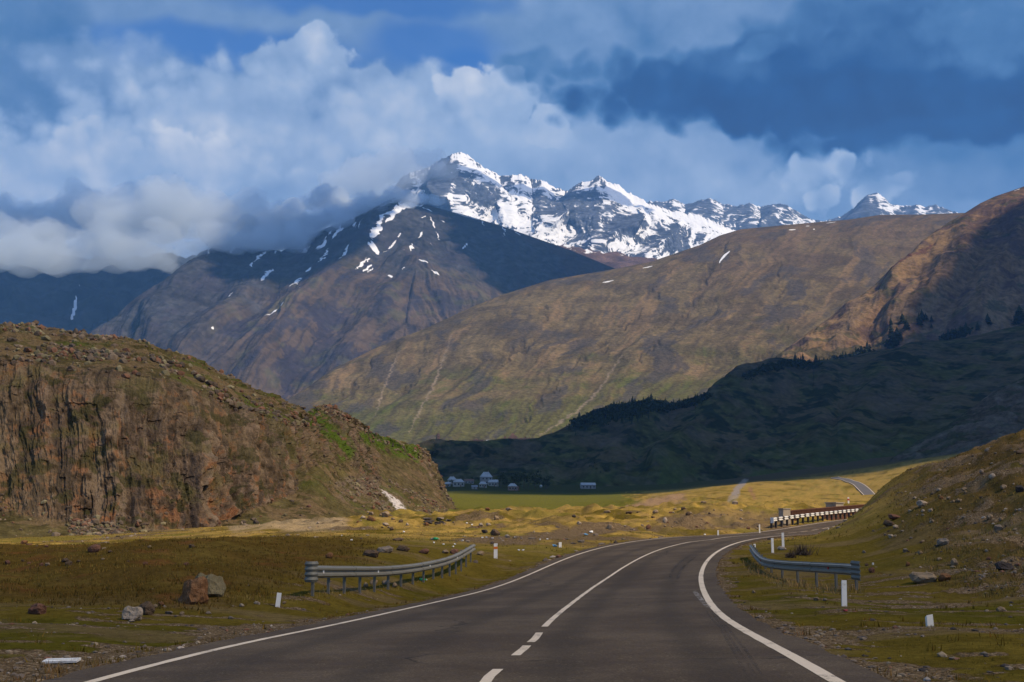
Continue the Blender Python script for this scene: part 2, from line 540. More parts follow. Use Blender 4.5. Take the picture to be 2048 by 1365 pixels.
# ------------------------------------------------------------------ valley floor: heights through measured spots
SPOTS = [
    # left verge, bank and the ground behind it
    (-200, 1365, 11), (0, 1365, 10.3), (0, 1300, 15), (0, 1240, 21.5), (300, 1238, 22.5), (520, 1225, 25), (600, 1205, 27.5),
    (300, 1160, 29.5), (0, 1180, 27), (0, 1140, 34), (-300, 1150, 32), (200, 1110, 39), (430, 1086, 46), (520, 1120, 38), (650, 1079, 56), (850, 1077, 66),
    (700, 1140, 38), (620, 1165, 32), (760, 1120, 44), (880, 1110, 50), (-300, 1100, 62), (0, 1098, 62), (430, 1079, 74), (700, 1052, 92), (600, 1055, 86), (500, 1058, 92), (900, 1046, 96),
    (640, 1192, 28.7), (740, 1184, 32), (830, 1168, 37), (897, 1153, 42), (930, 1136, 48),
    (1000, 1066, 76), (1000, 1090, 62), (1100, 1050, 88), (1000, 1040, 105), (800, 1041, 112), (1200, 1055, 86), (1250, 1040, 110),
    (1000, 1026, 150), (1100, 1024, 175), (900, 1030, 150), (1200, 1024, 180), (-300, 1060, 150), (0, 1045, 300), (400, 1045, 200), (600, 1040, 190),
    (780, 1036, 170), (-300, 1040, 600), (400, 1010, 700), (700, 1000, 700),
    # green field that climbs to the village
    (1000, 1023, 230), (1100, 1021, 330), (950, 1018, 330), (1180, 1017, 420), (1000, 1000, 560), (900, 985, 880), (1000, 988, 860), (1100, 993, 780), (1200, 999, 700), (1240, 1004, 620),
    (900, 968, 1150), (1000, 968, 1180), (1175, 977, 1080), (1400, 968, 1000), (1300, 985, 880),
    # banks right of the field, and the long slope with the far road
    (1260, 1026, 240), (1330, 1020, 250), (1290, 1000, 300), (1250, 1008, 290), (1340, 993, 330), (1450, 980, 420), (1400, 1060, 82), (1310, 1064, 79), (1350, 1042, 105), (1400, 1018, 150), (1450, 1050, 92), (1500, 1012, 160), (1520, 1052, 97), (1300, 1046, 100),
    (1450, 1003, 260), (1475, 976, 520), (1475, 1000, 300), (1560, 965, 640), (1560, 1000, 330), (1560, 1036, 140), (1640, 1023, 200), (1600, 985, 450), (1640, 1000, 360), (1700, 1012, 330), (1700, 985, 600),
    (1735, 1004, 530), (1670, 956, 800), (1650, 960, 760), (1780, 945, 780), (1850, 926, 800), (1800, 985, 520), (1780, 1010, 260), (1960, 930, 600), (2100, 930, 500), (2100, 950, 250),
    (1600, 930, 1300), (1800, 900, 1300),
    # right verge and hill
    (2300, 1365, 11), (2000, 1318, 12.5), (1850, 1330, 12), (1850, 1252, 18.5), (2000, 1250, 18.5), (1688, 1213, 24.5), (1800, 1205, 26), (2000, 1225, 21.5),
    (1715, 1189, 29.5), (1655, 1181, 32), (1600, 1172, 34.5), (1560, 1135, 44), (1510, 1112, 52),
    (1600, 1098, 52), (1650, 1077, 60), (1690, 1044, 72), (1730, 1013, 78), (1760, 986, 80), (1800, 957, 80), (1830, 936, 80), (1900, 914, 78), (1980, 890, 76), (2048, 868, 75), (2250, 800, 75),
    (1750, 1100, 49), (1850, 1050, 48), (1950, 1000, 49), (2048, 960, 50), (2250, 900, 50), (1730, 1150, 37), (1850, 1160, 33.5), (1950, 1168, 31), (2048, 1175, 29), (2250, 1180, 26), (1680, 1110, 49), (1900, 1100, 40),
    (2048, 930, 112), (1900, 985, 112), (1830, 1005, 108), (1770, 1027, 104),
]
_sp = np.array(SPOTS, float); _ctrl = list(P(_sp[:, 0], _sp[:, 1], _sp[:, 2]))
for a_, r_, z_ in ((-1.35, 6, .1), (-1.35, 25, .3), (-1.3, 80, 3), (-1.3, 400, 20), (-1.3, 2500, 120), (1.35, 6, .1), (1.3, 25, 3.0), (1.3, 80, 14), (1.3, 400, 60),
                   (1.3, 2500, 200), (-.6, 2500, 90), (0, 2500, 90), (.5, 2500, 120), (-.8, 800, 12), (.8, 800, 40), (-.8, 9, .0), (.8, 9, .1)):
    _ctrl.append(np.array([r_ * math.sin(a_), r_ * math.cos(a_), z_]))
for _s in np.arange(14, SR[-1], 4.0):
    for _o in (-5.0, 0.0, 5.5):
        _ctrl.append(road_pt(_s, _o))
_ctrl = np.array(_ctrl); _ctrl = _ctrl[_ctrl[:, 1] > 1.0]


def _tr(x, y):
    r = np.hypot(x, y) + 1e-6
    return np.stack([np.arctan2(x, y) * 2.4, np.log(r)], -1)


def _U(d2): return .5 * d2 * np.log(d2 + 1e-12)


_q = _tr(_ctrl[:, 0], _ctrl[:, 1]); _n = len(_q)
_A = np.zeros((_n + 3, _n + 3))
_A[:_n, :_n] = _U(((_q[:, None] - _q[None]) ** 2).sum(-1)) + np.eye(_n) * 2e-3
_A[:_n, _n] = 1; _A[:_n, _n + 1:] = _q; _A[_n, :_n] = 1; _A[_n + 1:, :_n] = _q.T
# solve for height over distance, so that near centimetres and far metres weigh alike
_sc = np.hypot(_ctrl[:, 0], _ctrl[:, 1])
_w = np.linalg.solve(_A, np.concatenate([(_ctrl[:, 2] - CZ) / _sc, [0, 0, 0]]))


def ground_smooth(x, y):
    x = np.asarray(x, float); sh = x.shape; x = x.ravel(); y = np.asarray(y, float).ravel()
    q = _tr(x, y); z = np.empty(len(x))
    for i in range(0, len(x), 20000):
        k = q[i:i + 20000]
        z[i:i + 20000] = _U(((k[:, None] - _q[None]) ** 2).sum(-1)) @ _w[:_n] + _w[_n] + k @ _w[_n + 1:]
    return (z * np.hypot(x, y) + CZ).reshape(sh)


def zone(x, y):
    """photo-plane position of the ground at (x, y), and ground masks"""
    return proj(v3(x, y, ground_smooth(x, y)))


def ground(x, y, fine=True):
    x = np.asarray(x, float); y = np.asarray(y, float)
    z = ground_smooth(x, y)
    off, st, rz = road_near(x, y)
    ao = np.where(off < 0, -off - 4.0, off - 3.95)             # metres beyond the asphalt edge
    r = np.hypot(x, y)
    hill = ss(x - (9.5 + .30 * (y - 30)), 0, 6) * ss(y, 24, 34) * ss(150 - y, 0, 30)
    bank = ss(-x - 6.5, 0, 5) * ss(y, 24, 32) * ss(62 - y, 0, 14)
    rub = ss(y, 70, 90) * ss(420 - y, 0, 120) * ss(.30 - np.abs(x / np.maximum(y, 1) - .06), 0, .06)
    p = v3(x, y, 0)
    n1 = fbm(p / 7.0, 4, .5, seed=3); n2 = fbm(p / 1.6, 3, .55, seed=9)
    h = n1 * (.10 + .55 * hill + .28 * bank + 1.0 * rub * ss(r, 60, 115)) + n2 * (.025 + .16 * hill + .07 * bank + .24 * rub)
    h = h + ridged(p / 3.2, 4, .6, seed=21) * .38 * hill - .38 * hill
    h = h + ss(r, 150, 600) * fbm(p / 60.0, 3, seed=31) * 1.2
    h = h * ss(ao, .1, 2.5)
    h = h - .20 * np.exp(-((ao - 2.3) / 1.4) ** 2) * (off < 0) * ss(y, 28, 32) * ss(54 - y, 0, 6)
    z = z + h
    w = ss(ao, .3, 2.4)
    zr = rz - .05 - .05 * ss(ao, .2, 1.2)
    z = zr * (1 - w) + z * w
    return z


# ------------------------------------------------------------------ ground sheet
th = np.concatenate([np.linspace(-1.38, -.56, 60, endpoint=False), np.linspace(-.56, .56, 620, endpoint=False), np.linspace(.56, 1.38, 60)])
rr = np.concatenate([np.exp(np.linspace(math.log(2.2), math.log(12), 60, endpoint=False)), np.exp(np.linspace(math.log(12), math.log(130), 300, endpoint=False)),
                     np.exp(np.linspace(math.log(130), math.log(3200), 150))])
TH, RR = np.meshgrid(th, rr)
gx, gy = RR * np.sin(TH), RR * np.cos(TH)
gz = ground(gx, gy)
# keep the sheet below the asphalt
off, st, rz = road_near(gx, gy)
under = (off > -4.1) & (off < 4.2)
gz = np.where(under, np.minimum(gz, rz - .05), gz)
q_ = proj(v3(gx, gy, gz)); qx, qy = q_[..., 0], q_[..., 1]
ao = np.where(off < 0, -off - 4.0, off - 3.95)
pn = v3(gx, gy, 0)
nA = fbm(pn / 4.0, 4, .55, seed=41); nB = fbm(pn / 14.0, 3, .5, seed=47); nC = fbm(pn / 1.1, 3, .55, seed=53)
GREEN, OLIVE, STRAW, GOLD, HEATH, SOIL = (.085, .072, .011), (.115, .083, .015), (.33, .215, .06), (.42, .27, .055), (.088, .054, .013), (.17, .115, .07)
col = np.broadcast_to(np.array(OLIVE), gx.shape + (3,)).copy()
col = blend(col, GREEN, ss(nB + nA * .5, -.1, .5))
col = blend(col, (.15, .105, .05), ss(fbm(pn * np.array([.16, .34, 1]), 4, .6, seed=43) + nC * .2, .08, .45) * .65)
r_ = np.hypot(gx, gy)
# pasture beyond the bank: dry gold grass, its colour brightened as a patch of sun
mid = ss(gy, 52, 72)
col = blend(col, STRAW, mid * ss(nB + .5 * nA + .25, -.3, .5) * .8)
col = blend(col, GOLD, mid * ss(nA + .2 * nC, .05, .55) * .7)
col = blend(col, (.17, .11, .055), mid * ss(220 - gy, 0, 60) * ss(nC * .8 + nA * .5, .15, .6) * .6)
col = blend(col, (.12, .105, .02), mid * ss(200 - gy, 0, 60) * ss(nB - nA * .6, .1, .5) * .7)
fieldm = ss(gy, 190, 240) * ss(.112 - gx / np.maximum(gy, 1) + .02 * nB, 0, .01)
col = blend(col, (.115, .108, .020), fieldm)
slope = ss(gy, 150, 260) * ss(gx / np.maximum(gy, 1) - .11, 0, .02)
col = blend(col, (.27, .18, .05), slope * ss(nB + .35, -.25, .6))
col = blend(col, (.14, .12, .03), slope * ss(nA - .05, 0, .5) * .7)
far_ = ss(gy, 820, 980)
col = blend(col, (.045, .048, .018), far_); col = blend(col, (.075, .055, .036), far_ * ss(qx, 1350, 1500) * .8)  # far meadow in shade, darkened in its colour too
# heathery bank on the left
bank = ss(-gx - 4.5 + nA, 0, 3) * ss(gy, 23.5, 27) * ss(66 - gy + nB * 6, 0, 16)
col = blend(col, HEATH, bank * .9); col = blend(col, (.12, .085, .02), bank * ss(nA + nC * .4, .0, .6) * .6); col = blend(col, (.13, .05, .02), bank * ss(fbm(pn / 2.2, 3, seed=59), .28, .6) * .5)
# rocky hill on the right
hill = ss(gx - (9.5 + .30 * (gy - 30)) + nA, 0, 5) * ss(gy, 24, 33) * ss(160 - gy, 0, 30)
col = blend(col, (.105, .068, .024), hill); col = blend(col, (.105, .080, .020), hill * ss(nB + nA * .6, .0, .5)); col = blend(col, SOIL, hill * ss(nA + nC * .5 - nB * .4, .08, .5) * .8)
col = blend(col, (.055, .045, .016), hill * ss(nC * .7 - nA * .5, .1, .5) * .7)
# gravel: shoulders, lay-by patches, rubble
grav = ss(.75 + nC * .7 + nA * .3 + (off < 0) * ss(30 - gy, 0, 14) * (1.7 + 1.6 * nA) + (off > 0) * ss(26 - gy, 0, 12) * (.5 + .8 * nA) - ao, 0, .8) * (ao > -1.2)
grav = np.maximum(grav, ss(ao, .6, 2) * ss(fbm(pn * np.array([.28, .75, 1]), 5, .6, seed=61) + .12, .16, .42) * ss(46 - gy, 0, 14) * .80 * (1 - bank))
grav = np.maximum(grav, mid * ss(130 - gy, 0, 30) * ss(fbm(pn / 9.0, 4, .6, seed=67), .22, .48) * .6)
grav = np.maximum(grav, hill * ss(fbm(pn / 3.5, 4, .6, seed=71), .08, .4) * .85)
lay = ss(3.0 - np.abs(ao - 6.5 + nB * 2), 0, 2) * ss(gy, 58, 66) * ss(105 - gy, 0, 20) * (off < 0)
grav = np.maximum(grav, lay * .8)
# dirt track over the far slope and cut earth banks
d_, t_ = segdist(qx, qy, [(1462, 1002), (1470, 990), (1476, 977), (1490, 962)])
track = ss(9 * (.6 + .5 * (1 - t_)) - d_ + nC * 2, 0, 2.5) * ss(gy, 240, 300)
d2_, t2_ = segdist(qx, qy, [(1510, 998), (1502, 984), (1500, 976)])
track2 = ss(3.5 - d2_ + nC * 2, 0, 2) * ss(gy, 230, 300)
col = blend(col, (.24, .20, .165), track); col = blend(col, (.22, .12, .07), track2 * .8)
d3_, _t = segdist(qx, qy, [(1262, 1020), (1300, 1008), (1332, 1000), (1360, 994)])
earth = ss(13 - d3_ + nA * 8, 0, 8) * ss(gy, 180, 220) * ss(500 - gy, 0, 90)
col = blend(col, (.26, .165, .10), earth * .9)
d4_, _t = segdist(qx, qy, [(1345, 1045), (1420, 1040), (1500, 1040), (1560, 1045)])
earth2 = ss(24 - d4_ + nA * 10, 0, 12) * ss(gy, 74, 82) * ss(170 - gy, 0, 30)
col = blend(col, (.21, .14, .065), earth2 * .8); grav = np.maximum(grav, earth2 * ss(nA + .2, -.1, .5) * .8)
d5_, _t = segdist(qx, qy, [(470, 1050), (540, 1042), (600, 1050), (680, 1048)])
spoil = ss(20 - d5_ + nA * 8, 0, 10) * ss(gy, 70, 80)
col = blend(col, (.30, .22, .13), spoil * .8)
grav = np.clip(grav * (1 - track), 0, 1)

gcol_ground = col.copy(); gravf = grav; hillf = hill; bankf = bank
m, nt, b = new_mat('turf_and_gravel'); v = objvec(); GROUND_MAT = m
n1 = noise(v, .9, 5, .65); n2 = noise(v, 7.0, 5, .7); n3 = noise(v, 40.0, 3, .7)
turf = scalec(attr('col', False), (n1 - .5) * 1.0 + (n2 - .5) * 1.5 + (n3 - .5) * 1.0 + 1.0)
turf = mixc(sstep(noise(v, 2.3, 4, .6), .52, .68) * .5, turf, scalec(attr('col', False), .55))
vc = voronoi(v, 20.0, 'F1', out='Color'); vd = voronoi(v, 20.0, 'F1')
vc2 = voronoi(v, 44.0, 'F1', out='Color')
sx = nt.nodes.new('ShaderNodeSeparateColor'); nt.links.new(vc, sx.inputs[0])
sx2 = nt.nodes.new('ShaderNodeSeparateColor'); nt.links.new(vc2, sx2.inputs[0])
st_ = ramp(X(sx.outputs[0]) * .55 + X(sx2.outputs[1]) * .45, [(0, (.04, .027, .015)), (.3, (.095, .064, .035)), (.55, (.155, .105, .058)), (.78, (.23, .16, .092)), (1, (.42, .32, .20))])
gf = sstep(attr('gravel') + (n2 - .5) * .9 + (n3 - .5) * .35, .36, .62)
setc(b, mixc(gf, turf, st_))
b.inputs['Roughness'].default_value = 1.0; b.inputs['Specular IOR Level'].default_value = 0.0
bump(b, n2 * .5 + n3 * .25 + (1.0 - vd) * (gf * .4), .9, .10)
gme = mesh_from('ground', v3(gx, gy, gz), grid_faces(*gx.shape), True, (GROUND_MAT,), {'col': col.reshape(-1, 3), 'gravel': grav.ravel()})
link('ground', gme, kind='structure')
# the land beyond and behind the camera
base = mesh_from('terrain', [(-9000, -2000, -60), (9000, -2000, -60), (9000, 16000, -60), (-9000, 16000, -60)], [(0, 1, 2, 3)], False,
                 (simple_mat('far_turf', (.09, .08, .03), .95, scale=.01),))
link('terrain', base, kind='structure')

# ------------------------------------------------------------------ asphalt
m, nt, b = new_mat('asphalt'); v = objvec()
n1 = noise(v, .35, 4, .6); n2 = noise(v, 3.0, 5, .6); n3 = noise(v, 90.0, 2, .6); lat = attr('lat')
wheel = X.m('ABSOLUTE', X.m('ABSOLUTE', X.m('ABSOLUTE', lat) - 1.75) - .8)            # wheel tracks either side of each lane's middle
polish = sstep(wheel + (n1 - .5) * .5, .45, .05)
c = mixc(sstep(n1 * .7 + n2 * .3, .35, .65), (.070, .048, .029), (.116, .083, .050))
c = mixc(polish * .55, c, (.052, .038, .024))
agg = voronoi(v, 55.0, 'F1', out='Color'); sa = nt.nodes.new('ShaderNodeSeparateColor'); nt.links.new(agg, sa.inputs[0])
c = scalec(c, (n3 - .5) * .9 + (X(sa.outputs[0]) - .5) * .55 + 1.0)
c = mixc(sstep(X(sa.outputs[1]), .93, .97) * sstep(n2, .42, .62) * .6, c, (.22, .18, .11))        # pale chippings showing
crk = voronoi(v, .16, 'DISTANCE_TO_EDGE')
cw = nt.nodes.new('ShaderNodeVectorMath'); cw.operation = 'MULTIPLY_ADD'
nt.links.new(noise(v, .7, 3, .6, out=1), cw.inputs[0]); cw.inputs[1].default_value = (1.6, 1.6, 1.6); nt.links.new(v, cw.inputs[2])
crk = voronoi(cw.outputs[0], .13, 'DISTANCE_TO_EDGE')
c = mixc(sstep(crk, .006, .002) * sstep(n1, .46, .56) * .8, c, (.02, .017, .014))
setc(b, c)
rg = n2 * .2 + .62; nt.links.new(rg.s, b.inputs['Roughness']); b.inputs['Specular IOR Level'].default_value = .07
bump(b, n3 * .5 + X(sa.outputs[0]) * .5, .5, .006)
ASPHALT = m
ns = np.arange(2.0, SR[-1] - 1, .5)
lats = np.array([-4.0, -3.5, -2.6, -1.75, -.9, 0, .9, 1.75, 2.6, 3.5, 3.95])
SS_, LL_ = np.meshgrid(ns, lats, indexing='ij'); LJ = LL_.copy()
jit = fbm(v3(ns * .9, 0, 0), 3, seed=81) * .16
LJ[:, 0] += jit - .05; LJ[:, -1] += fbm(v3(ns * .9, 9, 0), 3, seed=83) * .14 + .05
V = road_pt(SS_, LJ)
nv, nu = LL_.shape
Vb = V.copy()[:, [0, -1]]; Vb[..., 2] -= .12
verts = np.concatenate([V.reshape(-1, 3), Vb[:, 0], Vb[:, 1], V[:, 0], V[:, -1]])
fa = grid_faces(nv, nu).tolist()
b0, b1 = nv * nu, nv * nu + nv; t0_, t1_ = b1 + nv, b1 + 2 * nv
for i in range(nv - 1):
    fa.append((t0_ + i, t0_ + i + 1, b0 + i + 1, b0 + i)); fa.append((t1_ + i, b1 + i, b1 + i + 1, t1_ + i + 1))
latv = np.concatenate([LJ.ravel(), np.full(nv, -4.), np.full(nv, 3.95), LJ[:, 0], LJ[:, -1]])
fa = np.array(fa, int)[:, ::-1]
rme = mesh_from('road', verts, fa, True, (ASPHALT,), {'lat': latv})
road = link('road', rme, kind='structure')

# ------------------------------------------------------------------ painted lines, each its own piece of the road
m, nt, b = new_mat('road_paint'); v = objvec()
n1 = noise(v, 1.2, 5, .65); n2 = noise(v, 25.0, 4, .7)
wear = sstep(n1 * .5 + n2 * .5, .53, .62)
c = scalec(mixc(wear * .8, (.70, .56, .39), (.12, .09, .06)), (n2 - .5) * .5 + 1.0)
setc(b, c); b.inputs['Roughness'].default_value = .7
PAINT = m


def ribbon(name, s0, s1, o0, o1, up=.004, mat=PAINT, jitter=.012, step=.4, seed=1, wfun=None):
    s = np.linspace(s0, s1, max(3, int((s1 - s0) / step)))
    ce = np.interp(s, [s0, s1], [(o0[0] + o0[1]) / 2, (o1[0] + o1[1]) / 2]) if isinstance(o0, tuple) else (o0 + o1) / 2 + 0 * s
    hw = abs(o0[1] - o0[0]) / 2 if isinstance(o0, tuple) else abs(o1 - o0) / 2
    hw = hw * (wfun((s - s0) / (s1 - s0)) if wfun else 1)
    j = fbm(v3(s * 1.7, seed, 0), 2, seed=seed) * jitter; j2 = fbm(v3(s * 1.7, seed + 5, 0), 2, seed=seed) * jitter
    V = np.stack([road_pt(s, ce - hw + j, up), road_pt(s, ce + hw + j2, up)], 1)
    f = grid_faces(len(s), 2)[:, ::-1]
    return link(name, mesh_from(name, V.reshape(-1, 3), f, True, (mat,)), road)


ribbon('edge_line', 4, SR[-1] - 2, -3.56, -3.435, seed=2)
ribbon('edge_line', 4, SR[-1] - 2, 3.42, 3.57, seed=3)
# ================================================================== hills and mountains
def hill_obj(name, G, mat, attrs):
    nv, nu = G.shape[:2]
    me = mesh_from(name, G.reshape(-1, 3), grid_faces(nv, nu)[:, ::-1], name != 'cliff', (mat,), {k: (a.reshape(-1, 3) if a.ndim == 3 else a.ravel()) for k, a in attrs.items()})
    return link(name, me, kind='structure')


def streaks(Q, lines, wob=None):
    """cover along hand-placed photo-plane streaks: (points, half width)"""
    s = np.zeros(Q.shape[:2]); x, y = Q[..., 0], Q[..., 1]
    if wob is not None: x = x + wob; y = y + wob * .6
    for pts, w in lines:
        pts = np.array(pts, float); m = 12 + w
        i = np.where((Q[0, :, 0] > pts[:, 0].min() - m) & (Q[0, :, 0] < pts[:, 0].max() + m))[0]
        if len(i) == 0: continue
        sl = slice(i[0], i[-1] + 1)
        d, t = segdist(x[:, sl], y[:, sl], pts)
        s[:, sl] = np.maximum(s[:, sl], ss(w * (.45 + 2.2 * t * (1 - t)) - d, -.8, 1.2))
    return s


def hlen(G):
    d = np.linalg.norm(np.diff(G[G.shape[0] // 2], axis=0), axis=-1)
    return np.concatenate([[0], np.cumsum(d)])[None, :]


# ------------------------------------------------------------------ rock cliff on the left
u = np.linspace(-260, 912, 760)
foot = [(-260, 1112, 84), (0, 1106, 88), (150, 1102, 92), (300, 1094, 97), (400, 1086, 104), (500, 1072, 112), (600, 1060, 122), (650, 1058, 126), (700, 1054, 134), (800, 1048, 152), (870, 1040, 176), (912, 1036, 200)]
scre = [(-260, 1010, 108), (0, 1024, 108), (150, 1046, 107), (240, 1050, 108), (300, 1058, 110), (400, 1064, 114), (430, 1052, 118), (500, 1018, 126), (560, 1000, 134), (592, 985, 140), (622, 935, 156), (645, 925, 166), (700, 940, 190), (760, 960, 205), (800, 980, 210), (870, 1010, 225), (912, 1032, 232)]
lip = [(-260, 715, 126), (0, 722, 126), (130, 735, 127), (230, 745, 128), (300, 752, 130), (400, 780, 134), (500, 822, 142), (585, 850, 150), (625, 856, 172), (650, 848, 200), (690, 842, 215), (740, 880, 235), (800, 905, 262), (850, 930, 276), (880, 975, 272), (912, 1031, 250)]
crest = [(-260, 645, 165), (0, 652, 165), (60, 655, 166), (130, 668, 168), (230, 678, 171), (290, 686, 174), (330, 705, 177), (400, 728, 180), (450, 755, 184), (500, 780, 188), (550, 800, 192), (590, 822, 195), (612, 834, 200), (628, 822, 226), (640, 816, 232), (660, 815, 236), (690, 833, 242), (718, 852, 250), (726, 866, 258), (760, 877, 275), (800, 888, 290), (840, 899, 302), (855, 914, 305), (870, 942, 300), (885, 974, 290), (898, 1003, 276), (912, 1030, 262)]
back = [(x, y + 70, d * 1.7) for x, y, d in crest]
G, Q, vv = loft([foot, scre, lip, crest, back], u, [70, 300, 110, 24])
N = normals(G); N *= np.sign((N * (np.array([0, 0, CZ]) - G)).sum(-1, keepdims=True))
face = ss(vv, .93, 1.05) * ss(2.12 - vv, 0, .14); face = face[:, None] * np.ones((1, len(u)))
jn = fbm(G / 22.0, 3, seed=101)
face = face * (.75 + .5 * np.clip(jn + .4, 0, 1))
face = face * (1 - .75 * ss(Q[..., 0], 640, 700))
crag = ss(34 - segdist(Q[..., 0], Q[..., 1], [(640, 830), (690, 870), (735, 930), (740, 960)])[0], 0, 22)
crag = np.maximum(crag, ss(20 - segdist(Q[..., 0], Q[..., 1], [(820, 900), (850, 930), (880, 985)])[0], 0, 16) * .7)
face = np.maximum(face, crag)
hl = hlen(G)
# columns: narrow in breadth, long in height, broken by ledges
w = fbm(G / np.array([9.0, 9.0, 34.0]), 3, seed=103)
colu = ridged(v3(hl / 2.4 + w * .35 + G[..., 2] * .05, G[..., 2] / 18.0, 0 * w), 4, .62, seed=105)
big = ridged(v3(hl / 11.0 + w * .4 + G[..., 2] * .05, G[..., 2] / 30.0, 3 + 0 * w), 3, .5, seed=107)
blk = fbm(v3(hl / 1.5 + w, G[..., 1] / 3.0, G[..., 2] / 5.0), 4, .6, seed=109)
led = np.round(blk * 3) / 3
col2 = ridged(v3(hl / 1.05 + w * .5 + G[..., 2] * .06, G[..., 2] / 10.0, 4 + 0 * w), 3, .6, seed=106)
def hsh(a, b): return np.modf(np.abs(np.sin(a * 12.9898 + b * 78.233) * 43758.5453))[0]


def basalt(wd, hh, sd, wk):
    c_ = np.floor(hl / wd + w * wk + G[..., 2] * .03); zi = np.floor(G[..., 2] / (hh * (.7 + .8 * hsh(c_, sd + 0 * c_))) + 7 * hsh(c_, sd + 1.0 + 0 * c_))
    return hsh(c_, zi + sd)


bas = basalt(1.3, 9.0, 3.0, .5) * .38 + basalt(.65, 4.6, 9.0, .8) * .52 + basalt(3.2, 18.0, 5.0, .3) * .40 + fbm(v3(hl / .7, G[..., 2] / 2.2, 0 * w), 3, .6, seed=108) * .35
d = face * (colu * .6 + col2 * .3 + big * 1.3 + 1.15 * bas * (1.0 + .6 * jn) + blk * .45)
rough = (1 - face) * (fbm(G / 6.0, 4, .55, seed=111) * .9 + fbm(G / 1.5, 3, .6, seed=113) * .28)
topm = ss(vv, 2.05, 2.5)[:, None]
d = d - face * 1.9
d = d + rough + topm * np.clip(fbm(G / 3.0, 4, .6, seed=115) - .08, 0, 1) * 1.9 * ss(3.25 - vv, 0, .25)[:, None]
d = d * ss(vv, .0, .15)[:, None]
N[..., 2] *= .25
G = G + N * d[..., None]
nG = fbm(G / 5.0, 4, .55, seed=121); nH = fbm(G / 1.2, 3, .6, seed=123); nL = fbm(G / 24.0, 3, seed=125)
ROCK = np.array((.165, .112, .072))
col = ROCK * (1 + .55 * nH + .35 * nG)[..., None] * (.60 + .50 * np.clip(bas, 0, 1.5))[..., None]  # set-back columns darkened in the colour, like shade in crevices
vs = fbm(v3(hl / 1.5 + w * .5, G[..., 2] / 14.0, 0), 4, .6, seed=127)
col = blend(col, (.215, .155, .10), ss(vs + nH * .3, .1, .6) * .7)
col = blend(col, (.070, .052, .04), ss(-vs + nH * .25, .15, .6) * .75)
ora = ss(fbm(v3(hl / 2.2 + w, G[..., 2] / 9.0, 7), 5, .65, seed=129) + .25 * ss(Q[..., 0], 300, 60) + .22 * ss(Q[..., 1], 900, 1030) + .02, .12, .42) * face
col = blend(col, (.225, .098, .042), ora * ss(nH + .5 * vs, -.15, .35) * .75)
lich = ss(nG + nL * .6 + nH * .3, .15, .7)
col = blend(col, (.10, .085, .030), lich * .6)
col = blend(col, (.045, .045, .016), ss(fbm(G / 4.0, 4, .65, seed=130), .25, .5) * .7)
grs = np.clip(1 - face, 0, 1)
GR = np.array((.105, .083, .034)) * (1 + .4 * nG + .4 * nH)[..., None]
GR = blend(GR, (.065, .085, .014), ss(nL + nG * .5, .05, .6) * (.55 + .1 * topm)); GR = blend(GR, (.17, .115, .06), ss(fbm(G / 7.0, 4, .6, seed=131) + .22 * topm + nH * .4, .05, .45) * .85)
col = col * (1 - grs[..., None]) + GR * grs[..., None]
gg = ss(22 - segdist(Q[..., 0], Q[..., 1], [(628, 840), (660, 870), (690, 905)])[0], 0, 14) + ss(22 - segdist(Q[..., 0], Q[..., 1], [(730, 880), (790, 905), (830, 915)])[0], 0, 14)
col = blend(col, (.075, .115, .012), np.clip(gg, 0, 1) * ss(nG + .5, 0, .5) * .9)
rub = ss(30 - segdist(Q[..., 0], Q[..., 1], [(690, 985), (740, 975), (760, 1000), (790, 1010)])[0], 0, 20) * ss(vv, .2, .4)[:, None]
rub = np.maximum(rub, ss(26 - segdist(Q[..., 0], Q[..., 1], [(160, 1050), (260, 1070), (400, 1085)])[0], 0, 20))
col = blend(col, (.19, .14, .10), rub * ss(nH + nG * .5 + .15, 0, .5) * .8)
wh = ss(8 - segdist(Q[..., 0] + nH * 4, Q[..., 1] + nG * 3, [(768, 990), (785, 1003), (806, 1018)])[0], 0, 4)
col = blend(col, (.62, .55, .50), wh * ss(nH + .4, 0, .3))
m, nt, b = new_mat('cliff_rock'); v = objvec()
mp = nt.nodes.new('ShaderNodeMapping'); nt.links.new(v, mp.inputs[0]); mp.inputs['Scale'].default_value = (1, 1, .22)
n1 = noise(mp.outputs[0], 1.4, 6, .66); n2 = noise(v, 5.0, 4, .7)
setc(b, scalec(attr('col', False), (n1 - .5) * 1.5 + (n2 - .5) * 1.1 + 1.0))
b.inputs['Roughness'].default_value = 1.0; b.inputs['Specular IOR Level'].default_value = 0.0
bump(b, n1 * .7 + n2 * .3, 1.0, .55)
cliff = hill_obj('cliff', G, m, {'col': np.clip(col, .005, .9)})
CLIFF_G, CLIFF_Q, CLIFF_V = G, Q, vv

# ------------------------------------------------------------------ dark hill in the valley, right of the village
u = np.linspace(838, 2300, 640)
crest = [(838, 905, 1420), (848, 894, 1430), (858, 888, 1450), (900, 886, 1480), (1050, 883, 1550), (1080, 876, 1580), (1110, 866, 1620), (1150, 846, 1680), (1190, 830, 1720), (1230, 817, 1760), (1300, 806, 1800), (1335, 816, 1820), (1400, 803, 1850), (1450, 772, 1900), (1500, 747, 1940), (1560, 727, 1980), (1590, 724, 2000), (1625, 732, 2020), (1680, 722, 2050), (1740, 705, 2080), (1850, 692, 2080), (1950, 672, 2040), (2048, 650, 2000), (2300, 600, 1950)]
mid_ = [(838, 920, 1380), (858, 925, 1380), (1050, 928, 1360), (1150, 925, 1340), (1230, 905, 1380), (1300, 900, 1380), (1400, 880, 1420), (1500, 850, 1480), (1560, 840, 1500), (1680, 835, 1480), (1850, 800, 1500), (2048, 770, 1480), (2300, 740, 1450)]
